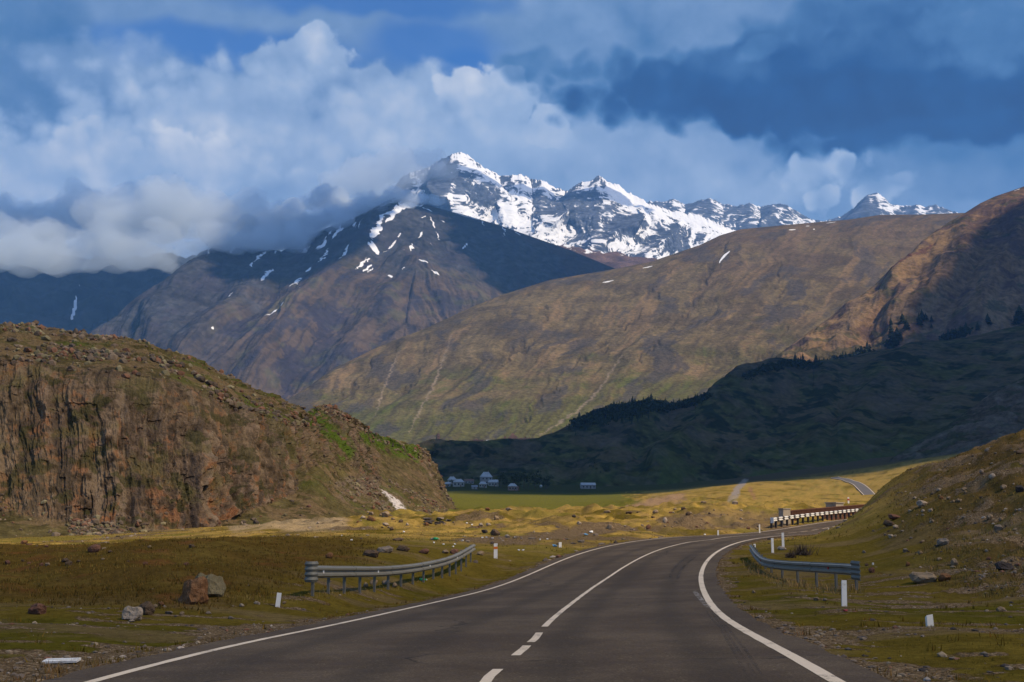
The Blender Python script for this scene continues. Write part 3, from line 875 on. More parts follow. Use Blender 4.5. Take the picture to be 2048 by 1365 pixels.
foot = [(838, 985, 1200), (1000, 986, 1180), (1200, 990, 1120), (1400, 978, 1060), (1600, 950, 1060), (1750, 935, 1050), (1900, 905, 1050), (2048, 890, 1050), (2300, 880, 1000)]
back = [(x, y + 60, d * 1.35) for x, y, d in crest]
G, Q, vv = loft([foot, mid_, crest, back], u, [110, 170, 24])
N = normals(G); N *= np.sign((N * (np.array([0, 0, CZ]) - G)).sum(-1, keepdims=True))
hl = hlen(G); w = fbm(G / 160.0, 3, seed=141)
env = ss(vv, 0, .3) * ss(2.03 - vv, 0, .35); env = env[:, None]
gl = ridged(v3(hl / 110.0 + w * .3 + (vv[:, None] - 1) * 1.0, vv[:, None] * .5, 0), 4, .55, seed=143)
spur = np.zeros(Q.shape[:2])
for pts, wd, a in ([(1565, 728), (1480, 800), (1400, 880), (1330, 940)], 34, 34), ([(1330, 818), (1270, 880), (1200, 950)], 30, 18), ([(1640, 735), (1660, 800), (1640, 880)], 36, 22), ([(1850, 695), (1760, 790), (1700, 880)], 40, 24):
    d_, t_ = segdist(Q[..., 0], Q[..., 1], pts); spur = np.maximum(spur, a * np.exp(-(d_ / wd) ** 1.6))
clf = ss(1060 - Q[..., 0], 0, 60) * ss(vv, 1.0, 1.4)[:, None]
d = env * (gl * 20 + fbm(v3(hl / 45.0 + w * .3, vv[:, None] * 1.6, 2), 4, .5, seed=147) * 5 + spur * 1.4) + clf * env * ridged(v3(hl / 16.0, vv[:, None] * 2, 0), 3, seed=149) * 6
d = d + ss(vv, 1.4, 1.9)[:, None] * ss(2.2 - vv, 0, .2)[:, None] * fbm(G / 30.0, 3, seed=151) * 3
N2 = N.copy(); N2[..., 2] *= .4
G = G + N2 * d[..., None]
GS = G * np.array([1, .4, 1]); nG = fbm(GS / 60.0, 5, .55, seed=153); nH = fbm(GS / 12.0, 3, .6, seed=155)
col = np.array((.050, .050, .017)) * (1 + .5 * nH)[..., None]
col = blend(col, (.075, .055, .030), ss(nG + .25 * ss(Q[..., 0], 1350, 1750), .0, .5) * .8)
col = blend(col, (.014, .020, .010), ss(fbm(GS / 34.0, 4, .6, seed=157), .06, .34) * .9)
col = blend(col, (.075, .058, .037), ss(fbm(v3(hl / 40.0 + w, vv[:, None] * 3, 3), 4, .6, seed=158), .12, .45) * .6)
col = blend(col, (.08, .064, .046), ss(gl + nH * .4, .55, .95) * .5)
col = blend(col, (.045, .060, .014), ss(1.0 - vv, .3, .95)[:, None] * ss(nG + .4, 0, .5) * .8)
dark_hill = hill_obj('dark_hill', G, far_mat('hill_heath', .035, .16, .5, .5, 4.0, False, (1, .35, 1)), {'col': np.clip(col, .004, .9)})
HILL_G, HILL_Q, HILL_V = G, Q, vv

# nearer brown hillside at the right edge, in the same shade
u = np.linspace(1770, 2400, 280)
crest = [(1770, 940, 980), (1790, 925, 1000), (1820, 902, 1030), (1850, 880, 1060), (1900, 848, 1100), (1960, 808, 1150), (2048, 758, 1220), (2400, 600, 1300)]
foot = [(1770, 960, 870), (1850, 955, 860), (1950, 950, 840), (2048, 940, 820), (2400, 920, 800)]
mid_ = [(1770, 950, 920), (1850, 918, 930), (1950, 880, 940), (2048, 850, 960), (2400, 780, 960)]
back = [(x, y + 50, d * 1.3) for x, y, d in crest]
G, Q, vv = loft([foot, mid_, crest, back], u, [50, 90, 16])
N = normals(G); N *= np.sign((N * (np.array([0, 0, CZ]) - G)).sum(-1, keepdims=True)); hl = hlen(G)
w = fbm(G / 60.0, 3, seed=161)
gl = ridged(v3(hl / 55.0 + w * .7 + vv[:, None] * 1.5, vv[:, None] * .8, 0), 4, .5, seed=163)
d = (gl * 5 + fbm(G / 20.0, 4, .55, seed=165) * 3) * (ss(vv, 0, .3) * ss(2.15 - vv, 0, .4))[:, None]
G = G + N * d[..., None]
nG = fbm(G / 25.0, 5, .55, seed=167)
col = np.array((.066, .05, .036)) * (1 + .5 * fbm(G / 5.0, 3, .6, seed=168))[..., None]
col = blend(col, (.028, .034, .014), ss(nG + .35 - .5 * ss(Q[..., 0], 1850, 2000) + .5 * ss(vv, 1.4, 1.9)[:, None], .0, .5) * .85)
col = blend(col, (.15, .125, .10), ss(gl, .5, .9) * .45)
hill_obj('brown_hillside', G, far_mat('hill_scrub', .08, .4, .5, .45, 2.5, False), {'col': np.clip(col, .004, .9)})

# ------------------------------------------------------------------ brown mountain in the middle
u = np.linspace(560, 2180, 760)
crest = [(560, 830, 2700), (575, 802, 2800), (620, 772, 3000), (660, 742, 3100), (700, 722, 3250), (760, 692, 3400), (850, 658, 3600), (950, 612, 3800), (1000, 592, 3900), (1100, 561, 4100), (1230, 539, 4300), (1300, 525, 4400), (1400, 491, 4500), (1440, 472, 4550), (1480, 460, 4600), (1560, 452, 4650), (1620, 447, 4680), (1700, 440, 4700), (1760, 431, 4750), (1850, 430, 4800), (1925, 427, 4800), (2050, 430, 4800), (2180, 440, 4800)]
mid_ = [(560, 850, 2550), (620, 830, 2600), (700, 810, 2700), (850, 780, 2800), (1000, 745, 2900), (1230, 700, 3100), (1480, 640, 3300), (1700, 610, 3400), (1925, 600, 3500), (2180, 600, 3500)]
foot = [(560, 900, 2350), (700, 905, 2300), (850, 905, 2250), (1100, 890, 2250), (1400, 860, 2350), (1700, 800, 2500), (2180, 780, 2500)]
back = [(x, y + 40, d * 1.25) for x, y, d in crest]
G, Q, vv = loft([foot, mid_, crest, back], u, [110, 190, 20])
N = normals(G); N *= np.sign((N * (np.array([0, 0, CZ]) - G)).sum(-1, keepdims=True)); hl = hlen(G)
w = fbm(G / 420.0, 3, seed=171)
X_ = Q[..., 0]; Y_ = Q[..., 1]
# gullies run down to the left
sk = (X_ + (Y_ - 600) * .85) / 90.0
w = w * .3
gl = ridged(v3(sk * .55 + w, Y_ / 420.0, 0), 5, .5, seed=173)
gl2 = ridged(v3(sk * 2.2 + w * 1.6, Y_ / 160.0, 5), 4, .55, seed=175)
env = (ss(vv, 0, .2) * ss(2.05 - vv, 0, .4))[:, None]
d = env * (gl * 24 + gl2 * 2.5 + fbm(G / 220.0, 4, .45, seed=177) * 7)
GUL = [([(1240, 660), (1180, 720), (1100, 790), (1040, 860)], 5), ([(1350, 560), (1260, 660), (1170, 750)], 4), ([(1565, 520), (1560, 600), (1555, 680)], 3), ([(1100, 640), (1060, 690), (1000, 740)], 4), ([(860, 720), (830, 760), (790, 830)], 4), ([(760, 730), (700, 790), (660, 830)], 4), ([(1480, 470), (1440, 540), (1370, 640), (1280, 740)], 4), ([(1640, 600), (1560, 700), (1500, 760)], 4)]
gu = streaks(Q, GUL, gl2 * 5 + fbm(v3(X_ / 30, Y_ / 30, 0), 3, seed=179) * 14) * ss(fbm(v3(X_ / 40, Y_ / 40, 4), 3, seed=180), -.3, .3)
d = d - gu * 7 * env
N2 = N.copy(); N2[..., 2] *= .6
G = G + N2 * d[..., None]
nG = fbm(G / 160.0, 5, .55, seed=181); nH = fbm(G / 26.0, 4, .6, seed=183); nS = fbm(v3(sk * 1.6 + w, Y_ / 90.0, 2), 4, .6, seed=185)
col = np.array((.140, .106, .056)) * (1 + .3 * nH)[..., None]
col = blend(col, (.20, .135, .072), ss(nS, .05, .5) * .7)
col = blend(col, (.095, .072, .045), ss(nG - nS * .5, .05, .5) * .75)
col = blend(col, (.12, .080, .055), ss(620 - Y_ + nG * 60, 0, 160) * .6)
gmask = ss(Y_ + (X_ - 900) * .10 + nG * 70 + nH * 25, 745, 850)
col = blend(col, (.098, .098, .032), gmask * .8)
col = blend(col, (.085, .105, .022), ss(nS + nG * .5, .1, .6) * gmask * .6)
fine = ridged(v3(sk * 4.2 + w * 3 + nH * .15, Y_ / 150.0, 9), 3, .55, seed=186)
col = blend(col, (.075, .058, .036), ss(fine + nG * .25, .50, .80) * .6); col = blend(col, (.215, .155, .09), ss(-fine + nG * .2, .25, .6) * .35)
rock = ss(fbm(v3(sk * 1.1 + w, Y_ / 60.0, 8), 5, .62, seed=187) + .16 * ss(900 - X_, 0, 200), .22, .5)
col = blend(col, (.065, .058, .055), rock * .7)
col = blend(col, (.075, .058, .036), gu * .75)
path = streaks(Q, [([(800, 720), (765, 790), (752, 840)], 1.6), ([(1250, 720), (1200, 790), (1150, 830), (1080, 870)], 2), ([(905, 690), (860, 800), (820, 870)], 1.8)], nH * 3)
col = blend(col, (.24, .19, .14), path * .8)
snow = streaks(Q, [([(1438, 548), (1448, 538), (1460, 529)], 2.2), ([(1577, 481), (1591, 480)], 1.8), ([(1612, 470), (1619, 469)], 1.8), ([(1653, 458), (1672, 454)], 1.6), ([(1626, 481), (1630, 481)], 1.6), ([(1205, 588), (1228, 584)], 1.5), ([(1285, 556), (1305, 552)], 1.5)])
MT_MAT = far_mat('mountain_grass', .016, .10, .26, .55, 10.0)
BM_G, BM_Q = G, Q
hill_obj('brown_mountain', G, MT_MAT, {'col': np.clip(col, .004, .9), 'snow': snow * .9})

# ------------------------------------------------------------------ mountain rising out of the right edge
u = np.linspace(1440, 2420, 520)
crest = [(1440, 800, 2350), (1480, 765, 2400), (1550, 716, 2500), (1600, 680, 2580), (1640, 650, 2640), (1700, 606, 2740), (1740, 578, 2800), (1800, 527, 2900), (1850, 482, 3000), (1900, 446, 3100), (1930, 427, 3150), (1960, 408, 3200), (1990, 394, 3250), (2020, 384, 3300), (2048, 374, 3350), (2200, 330, 3500), (2420, 300, 3600)]
mid_ = [(1440, 820, 2300), (1550, 760, 2350), (1700, 690, 2450), (1850, 610, 2550), (2000, 560, 2650), (2200, 520, 2700), (2420, 500, 2700)]
foot = [(1440, 850, 2200), (1600, 800, 2200), (1800, 760, 2200), (2048, 720, 2200), (2420, 700, 2200)]
back = [(x, y + 40, d * 1.3) for x, y, d in crest]
G, Q, vv = loft([foot, mid_, crest, back], u, [90, 170, 20])
N = normals(G); N *= np.sign((N * (np.array([0, 0, CZ]) - G)).sum(-1, keepdims=True)); hl = hlen(G)
X_ = Q[..., 0]; Y_ = Q[..., 1]; w = fbm(G / 300.0, 3, seed=191)
sk = (X_ + (Y_ - 600) * .25) / 60.0
w = w * .3
gl = ridged(v3(sk * .7 + w, Y_ / 380.0, 0), 5, .52, seed=193)
spur = np.zeros(Q.shape[:2])
for pts, wd, a in ([(1930, 520), (1880, 590), (1800, 640)], 34, 46), ([(2048, 470), (1990, 560), (1960, 660)], 40, 50), ([(1900, 446), (1780, 600), (1690, 690), (1560, 760)], 16, 22):
    d_, t_ = segdist(X_, Y_, pts); spur = np.maximum(spur, a * np.exp(-(d_ / wd) ** 1.6))
env = (ss(vv, 0, .2) * ss(2.05 - vv, 0, .4))[:, None]
d = env * (gl * 16 + spur * .8 + fbm(G / 80.0, 5, .5, seed=195) * 8)
G = G + N * d[..., None]
nG = fbm(G / 110.0, 5, .55, seed=197); nH = fbm(G / 20.0, 4, .6, seed=199)
col = np.array((.155, .098, .055)) * (1 + .4 * nH)[..., None]
col = blend(col, (.21, .135, .065), ss(44 - segdist(X_, Y_, [(1900, 480), (1740, 610), (1600, 715), (1500, 780)])[0] + nG * 20, 0, 30) * .8)
col = blend(col, (.075, .050, .045), ss(nG + .45 * ss(560 - Y_, 0, 120), .1, .5) * .75)
col = blend(col, (.085, .035, .03), streaks(Q, [([(1870, 515), (1800, 560), (1730, 610)], 4)], nH * 3) * .7)
col = blend(col, (.19, .13, .075), ss(fbm(v3(sk * 1.6 + w, Y_ / 200.0, 4), 4, seed=201), .1, .5) * ss(Y_, 520, 640) * .6)
col = blend(col, (.055, .056, .028), ss(fbm(G / 60.0, 4, .6, seed=203) + .6 * ss(Y_, 640, 720) - .3, .1, .4) * .7)
snow = streaks(Q, [([(1832, 498), (1845, 488), (1857, 481)], 2.4), ([(1861, 472), (1866, 468)], 2), ([(1890, 446), (1898, 443)], 1.6), ([(2029, 393), (2040, 386)], 2.2)])
hill_obj('right_mountain', G, MT_MAT, {'col': np.clip(col, .004, .9), 'snow': snow * .9})
RM_G, RM_Q = G, Q

# ------------------------------------------------------------------ dark mountain with snow streaks
u = np.linspace(130, 1420, 700)
crest = [(130, 720, 4600), (165, 692, 4700), (190, 665, 4800), (260, 618, 5100), (330, 572, 5400), (380, 535, 5700), (410, 512, 5900), (440, 502, 6000), (490, 494, 6100), (540, 505, 6100), (565, 512, 6050), (600, 490, 6200), (640, 462, 6350), (680, 446, 6500), (720, 434, 6600), (780, 420, 6700), (830, 412, 6800), (855, 410, 6800), (880, 418, 6780), (940, 434, 6700), (1000, 452, 6600), (1060, 473, 6500), (1120, 494, 6400), (1180, 517, 6350), (1235, 540, 6300), (1420, 600, 6200)]
mid_ = [(130, 740, 4450), (200, 730, 4500), (330, 680, 4600), (440, 640, 4800), (560, 620, 5000), (700, 560, 5400), (780, 530, 5600), (880, 560, 5500), (1000, 590, 5500), (1120, 610, 5600), (1420, 660, 5600)]
foot = [(130, 790, 4200), (330, 830, 4000), (560, 850, 4000), (800, 790, 4200), (1000, 700, 4800), (1200, 650, 5200), (1420, 680, 5300)]
back = [(x, y + 40, d * 1.2) for x, y, d in crest]
G, Q, vv = loft([foot, mid_, crest, back], u, [150, 190, 20])
N = normals(G); N *= np.sign((N * (np.array([0, 0, CZ]) - G)).sum(-1, keepdims=True))
X_ = Q[..., 0]; Y_ = Q[..., 1]; w = fbm(G / 500.0, 3, seed=211)
lf = ss(860 - X_ - (Y_ - 420) * .2, -60, 60)                      # left flank falls to the left, right flank to the right
sk = np.where(lf > .5, (X_ + (Y_ - 500) * 1.05), (X_ - (Y_ - 500) * .5)) / 80.0
w = w * .3
gl = ridged(v3(sk * .8 + w * .9, Y_ / 330.0, 0), 5, .55, seed=213)
gl2 = ridged(v3(sk * 2.6 + w * 2, Y_ / 120.0, 5), 4, .6, seed=215)
spur = np.zeros(Q.shape[:2])
for pts, wd, a in ([(855, 412), (760, 470), (700, 540), (600, 640), (520, 740)], 42, 190), ([(490, 495), (400, 570), (300, 650)], 34, 130), ([(640, 462), (540, 560), (440, 660), (360, 720)], 30, 110), ([(770, 520), (860, 580), (960, 640)], 44, 150), ([(800, 600), (740, 680), (680, 740)], 34, 90):
    d_, t_ = segdist(X_, Y_, pts); spur = np.maximum(spur, a * np.exp(-(d_ / wd) ** 1.5) * ss(t_, 0, .15))
env = (ss(vv, 0, .2) * ss(2.05 - vv, 0, .35))[:, None]
d = env * (gl * 34 + gl2 * 9 + spur * .42 + fbm(G / 160.0, 5, .5, seed=217) * 12)
G = G + N * d[..., None]
nG = fbm(G / 260.0, 5, .55, seed=221); nH = fbm(G / 50.0, 4, .6, seed=223); nS = fbm(v3(sk * 1.8 + w, Y_ / 80.0, 2), 4, .6, seed=225)
col = np.array((.050, .052, .060)) * (1 + .5 * nH)[..., None]  # dark bluish base stands in for cloud shade on the upper left flank
sun_tint = ss(Y_ - np.clip(720 - X_, 0, 400) * .22 + nG * 55 - 12 * nS, 520, 620) * ss(X_, 330, 520) * ss(1010 - (X_ - (Y_ - 560) * 1.6) + nG * 40, 0, 90)  # sunlit lower slopes, painted as a warmer colour
sun_tint = np.maximum(sun_tint, ss(Y_ + nG * 60 + nS * 25, 640, 740) * .6)
col = blend(col, (.112, .080, .056), sun_tint * .85)
fine = ridged(v3(sk * 4.0 + w * 3 + nH * .15, Y_ / 120.0, 9), 3, .55, seed=228)
col = blend(col, (.035, .034, .045), ss(fine + nG * .25, .45, .78) * .6)
col = blend(col, (.045, .042, .055), ss(nS * .8 + nG * .6, .08, .42) * .85)
col = blend(col, (.085, .082, .045), ss(fbm(G / 120.0, 4, seed=227) - .1, .05, .4) * sun_tint * .6)
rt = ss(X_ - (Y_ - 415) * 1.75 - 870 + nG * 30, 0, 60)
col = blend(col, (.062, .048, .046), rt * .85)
bushes = streaks(Q, [([(700, 640), (600, 740), (560, 790)], 16), ([(560, 610), (470, 690)], 10), ([(760, 700), (700, 760)], 10)], nG * 22 + nH * 8)
col = blend(col, (.042, .036, .048), bushes * .8)
SN = [([(772, 478), (762, 492), (757, 505)], 7), ([(768, 497), (755, 505), (745, 512)], 8), ([(745, 518), (758, 527), (740, 523)], 6), ([(735, 540), (728, 555), (712, 580)], 3), ([(745, 555), (730, 580)], 4), ([(750, 560), (738, 582)], 3),
      ([(742, 540), (736, 550)], 4), ([(800, 460), (790, 470), (775, 478)], 4), ([(660, 533), (650, 545), (635, 555)], 3), ([(625, 560), (615, 567)], 4), ([(610, 578), (595, 592), (584, 600)], 3), ([(530, 540), (515, 555), (500, 565)], 5), ([(545, 570), (530, 585), (522, 590)], 5),
      ([(550, 548), (556, 535)], 2.5), ([(700, 530), (690, 548)], 4), ([(690, 540), (680, 556)], 3), ([(425, 510), (405, 530), (392, 545)], 3), ([(440, 520), (425, 545), (420, 562)], 3), ([(490, 502), (460, 515)], 6), ([(495, 510), (475, 525), (462, 545)], 4), ([(470, 505), (450, 512)], 6),
      ([(505, 498), (480, 510)], 5), ([(372, 567), (356, 576)], 2.2), ([(336, 587), (320, 598)], 1.8), ([(825, 510), (822, 522), (820, 530)], 3.5), ([(815, 543), (812, 540)], 3), ([(835, 565), (850, 572)], 3), ([(862, 590), (874, 597)], 3.5), ([(800, 578), (808, 578)], 2.5),
      ([(785, 588), (780, 588)], 2.5), ([(858, 460), (862, 470), (870, 482)], 2.6), ([(870, 488), (878, 500)], 1.8), ([(935, 508), (925, 517)], 2.6), ([(905, 432), (925, 441), (960, 450)], 3.5), ([(940, 442), (960, 450)], 4), ([(965, 455), (968, 470)], 3), ([(1005, 465), (1010, 480), (1008, 500)], 2.4), ([(1032, 475), (1040, 485)], 3),
      ([(845, 440), (860, 445)], 3), ([(880, 470), (888, 475)], 2.5), ([(570, 660), (550, 672), (530, 678)], 3.5), ([(605, 630), (600, 637)], 3), ([(465, 615), (458, 620)], 2.4), ([(430, 690), (424, 694)], 2), ([(672, 480), (668, 475)], 4), ([(690, 470), (700, 455)], 3), ([(705, 480), (716, 462)], 2.4),
      ([(800, 435), (805, 432)], 4), ([(780, 450), (785, 448)], 3), ([(720, 500), (730, 485)], 2), ([(760, 468), (790, 452), (815, 440)], 2)]
snow = streaks(Q, [(p_, w_ * .62) for p_, w_ in SN], nH * 3.2 + gl2 * 2)
snow = np.maximum(snow, ss(fbm(v3(sk * 3.2 + w, Y_ / 60.0, 2), 4, .6, seed=229) + gl2 * .3, .58, .75) * ss(570 - Y_, 0, 60) * ss(900 - X_, 0, 60) * .7)
DM_G, DM_Q = G, Q
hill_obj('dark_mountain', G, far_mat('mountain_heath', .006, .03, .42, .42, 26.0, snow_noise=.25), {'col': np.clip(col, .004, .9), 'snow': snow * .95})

# far valley side under the clouds, left
u = np.linspace(-330, 470, 240)
crest = [(-330, 530, 8600), (0, 535, 8800), (200, 535, 8800), (350, 530, 8600), (470, 530, 8300)]
mid_ = [(-330, 560, 7600), (0, 570, 7700), (200, 580, 7700), (350, 600, 7500), (470, 640, 7300)]
foot = [(-330, 740, 6400), (0, 740, 6500), (200, 740, 6400), (470, 740, 6300)]
back = [(x, y + 40, d * 1.2) for x, y, d in crest]
G, Q, vv = loft([foot, mid_, crest, back], u, [70, 70, 10])
N = normals(G); N *= np.sign((N * (np.array([0, 0, CZ]) - G)).sum(-1, keepdims=True)); X_ = Q[..., 0]; Y_ = Q[..., 1]
w = fbm(G / 600.0, 3, seed=231); sk = (X_ + (Y_ - 500) * .5) / 80.0
gl = ridged(v3(sk * .7 + w, Y_ / 300.0, 0), 5, .55, seed=233)
G = G + N * ((gl * 130 + fbm(G / 300.0, 4, seed=235) * 60) * (ss(vv, 0, .2) * ss(2.05 - vv, 0, .35))[:, None])[..., None]
col = np.array((.045, .046, .05)) * (1 + .4 * fbm(G / 120.0, 4, .6, seed=237))[..., None]
snow = streaks(Q, [([(157, 632), (152, 650), (148, 668)], 4), ([(170, 602), (163, 616)], 1.5)], gl * 1.5)
VS_G, VS_Q = G, Q
hill_obj('valley_side', G, far_mat('valley_side_heath', .005, .025, .35, .35, 26.0), {'col': col, 'snow': snow * .9})

# ------------------------------------------------------------------ snow mountains at the back
def snow_range(name, u, crest, foot_y, D0, segs, spurs, seed, cover=.0, rough=1.0):
    crest = [(x, y, D0 + (k % 3) * 60) for k, (x, y) in enumerate(crest)]
    foot = [(x, foot_y, D0 * .82) for x, _, _ in crest]
    mid_ = [(x, (y + foot_y) / 2 + 8, D0 * .90) for x, y, _ in crest]
    back = [(x, y + 40, D0 * 1.15) for x, y, _ in crest]
    G, Q, vv = loft([foot, mid_, crest, back], u, segs)
    N = normals(G); N *= np.sign((N * (np.array([0, 0, CZ]) - G)).sum(-1, keepdims=True)); X_ = Q[..., 0]; Y_ = Q[..., 1]
    w = fbm(G / 800.0, 3, seed=seed)
    env = (ss(vv, -.2, .2) * ss(2.02 - vv, 0, .75))[:, None]
    sp_ = np.zeros(Q.shape[:2])
    for pts, wd, a in spurs:
        d_, t_ = segdist(X_ + w * 12, Y_, pts); sp_ = np.maximum(sp_, a * np.exp(-(d_ / wd) ** 1.3))
    sk = (X_ + (Y_ - 430) * .55) / 60.0
    gl = ridged(v3(sk * 1.2 + w, Y_ / 160.0, 0), 5, .58, seed=seed + 2)
    gl3 = ridged(v3(sk * 4.2 + w * 2, Y_ / 60.0, 3), 4, .6, seed=seed + 4)
    d = env * (gl * 95 * rough + gl3 * 30 * rough + sp_ + fbm(G / 260.0, 5, .55, seed=seed + 6) * 40)
    cr = (ss(vv, 1.8, 2.0) * ss(2.3 - vv, 0, .3))[:, None] * (ridged(v3(X_ / 13.0, 0, 0), 5, .68, seed=seed + 8) * 34 + ridged(v3(X_ / 40.0, 0, 5), 2, .5, seed=seed + 9) * 26) * rough
    N2 = N.copy(); N2[..., 2] *= .12
    G = G + N2 * d[..., None]; G[..., 2] += cr
    n2 = normals(G); n2 *= np.sign((n2 * (np.array([0, 0, CZ]) - G)).sum(-1, keepdims=True))
    # more snow on gentler and right-facing slopes, bare rock on steep left-facing walls
    s = .53 + cover + n2[..., 2] * .6 + n2[..., 0] * .55 - .25
    st2 = fbm(v3(sk * 3.0 + w * 2, Y_ / 22.0, 6), 5, .66, seed=seed + 14)
    s = s + fbm(G / 120.0, 5, .66, seed=seed + 10) * .28 + st2 * .30 - gl * .08
    col = np.array((.085, .10, .135)) * (1 + .5 * fbm(G / 60.0, 3, .6, seed=seed + 12))[..., None]
    return G, Q, col, s


u = np.linspace(720, 1500, 560)
cr = [(720, 440), (760, 418), (800, 366), (820, 352), (850, 346), (875, 330), (900, 317), (915, 312), (935, 319), (960, 338), (985, 352), (1000, 362), (1022, 360), (1042, 357), (1062, 368), (1085, 370), (1110, 383), (1130, 388), (1150, 379), (1180, 368), (1195, 359), (1210, 366), (1235, 378), (1262, 396), (1300, 414), (1340, 430), (1400, 440), (1440, 456), (1470, 470), (1500, 490)]
G, Q, col, s = snow_range('snow_mountain', u, cr, 560, 10500, [110, 170, 16],
                          [([(1195, 360), (1150, 400), (1090, 460), (1050, 500)], 20, 330), ([(1195, 360), (1260, 400), (1330, 440), (1440, 462)], 18, 260), ([(935, 316), (960, 370), (1010, 430)], 22, 280), ([(860, 340), (880, 390), (910, 430)], 20, 220), ([(1290, 420), (1230, 470), (1180, 510)], 16, 260), ([(1380, 440), (1320, 480), (1280, 520)], 16, 240), ([(1060, 365), (1090, 400), (1120, 430)], 14, 160)], 241)
sn = s.copy()
for c_, rx, ry, k in ((885, 375, 42, -.55), (960, 405, 50, -.38), (1120, 425, 55, -.55), (1180, 440, 40, -.3), (1240, 465, 40, -.42), (1345, 485, 42, -.5)):
    sn = sn + k * np.exp(-(((Q[..., 0] - c_) / ry) ** 2 + ((Q[..., 1] - rx) / 28) ** 2))
for c_, rx, ry, k in ((1010, 440, 40, .4), (1075, 470, 40, .4), (1390, 455, 60, .35), (930, 440, 60, .3), (1260, 420, 34, .3)):
    sn = sn + k * np.exp(-(((Q[..., 0] - c_) / ry) ** 2 + ((Q[..., 1] - rx) / 22) ** 2))
SNOW_MAT = far_mat('snow_and_rock', .005, .022, .45, .45, 22.0, snow_noise=.42)
hill_obj('snow_mountain', G, SNOW_MAT, {'col': np.clip(col, .01, .9), 'snow': sn * .75})
u = np.linspace(1230, 2010, 420)
cr = [(1230, 440), (1280, 414), (1300, 405), (1325, 410), (1345, 404), (1370, 414), (1395, 408), (1420, 401), (1445, 414), (1470, 418), (1500, 411), (1520, 420), (1545, 413), (1575, 415), (1600, 432), (1640, 448), (1680, 440), (1700, 428), (1722, 408), (1735, 394), (1752, 390), (1768, 400), (1780, 412), (1800, 418), (1830, 414), (1850, 420), (1870, 415), (1895, 424), (1950, 445), (2010, 470)]
G, Q, col, s = snow_range('snow_ridge', u, cr, 520, 12500, [60, 120, 12], [([(1750, 390), (1730, 420), (1700, 450)], 12, 200), ([(1750, 390), (1790, 430), (1810, 460)], 12, 200), ([(1420, 402), (1390, 430), (1370, 460)], 14, 200), ([(1560, 414), (1540, 440), (1520, 470)], 14, 200)], 261, -.30, .8)
hill_obj('snow_ridge', G, SNOW_MAT, {'col': np.clip(col, .01, .9), 'snow': s * .75})
# brown saddle in front of the snow
u = np.linspace(1080, 1420, 160)
cr = [(1080, 500, 8000), (1130, 490, 8000), (1180, 500, 8000), (1230, 510, 8000), (1290, 516, 8000), (1320, 524, 8000), (1420, 540, 8000)]
G, Q, vv = loft([[(1080, 600, 6800), (1420, 600, 6800)], [(1080, 545, 7400), (1420, 560, 7400)], cr, [(x, y + 30, d * 1.1) for x, y, d in cr]], u, [20, 40, 6])
G = G + normals(G) * (fbm(G / 200.0, 4, seed=281) * 30)[..., None]
col = np.array((.12, .075, .055)) * (1 + .4 * fbm(G / 100.0, 4, seed=283))[..., None]
snow = ss(fbm(v3(Q[..., 0] / 22.0, Q[..., 1] / 6.0, 0), 4, .6, seed=285), .12, .35) * ss(526 - Q[..., 1], 0, 20)
hill_obj('brown_saddle', G, MT_MAT, {'col': col, 'snow': snow * .8})
# ================================================================== air and clouds
haze_me = mesh_from('haze', [(x, y, z) for z in (-61, 3950) for x, y in ((-9100, -2100), (9100, -2100), (9100, 16100), (-9100, 16100))],
                    [(0, 3, 2, 1), (4, 5, 6, 7), (0, 1, 5, 4), (1, 2, 6, 5), (2, 3, 7, 6), (3, 0, 4, 7)], False)
m = bpy.data.materials.new('haze_air'); m.use_nodes = True; nt = m.node_tree
nt.nodes.remove(nt.nodes['Principled BSDF'])
pv = nt.nodes.new('ShaderNodeVolumePrincipled')
pv.inputs['Color'].default_value = (.20, .49, 1.0, 1); pv.inputs['Density'].default_value = 3.9e-5; pv.inputs['Anisotropy'].default_value = 0.0
nt.links.new(pv.outputs[0], nt.nodes['Material Output'].inputs['Volume'])
haze_me.materials.append(m)
link('haze', haze_me, kind='stuff')


def shade_cloud_mat(name, through):
    m, nt, b = new_mat(name)
    b.inputs['Base Color'].default_value = (.85, .86, .88, 1); b.inputs['Roughness'].default_value = 1; b.inputs['Specular IOR Level'].default_value = 0
    tr = nt.nodes.new('ShaderNodeBsdfTransparent'); mx = nt.nodes.new('ShaderNodeMixShader')
    mx.inputs[0].default_value = through
    nt.links.new(b.outputs[0], mx.inputs[1]); nt.links.new(tr.outputs[0], mx.inputs[2]); nt.links.new(mx.outputs[0], nt.nodes['Material Output'].inputs[0])
    return m


def above(p, H):
    """where a cloud base at height H must stand for its shadow to fall on p"""
    p = np.asarray(p, float); t = (H - p[..., 2]) / SUN[2]
    return np.stack([p[..., 0] + SUN[0] * t, p[..., 1] + SUN[1] * t], -1)


def inside(x, y, poly):
    c = np.zeros(x.shape, bool); n = len(poly)
    for i in range(n):
        x1, y1 = poly[i]; x2, y2 = poly[(i + 1) % n]
        k = ((y1 > y) != (y2 > y)) & (x < (x2 - x1) * (y - y1) / (y2 - y1 + 1e-12) + x1); c ^= k
    return c


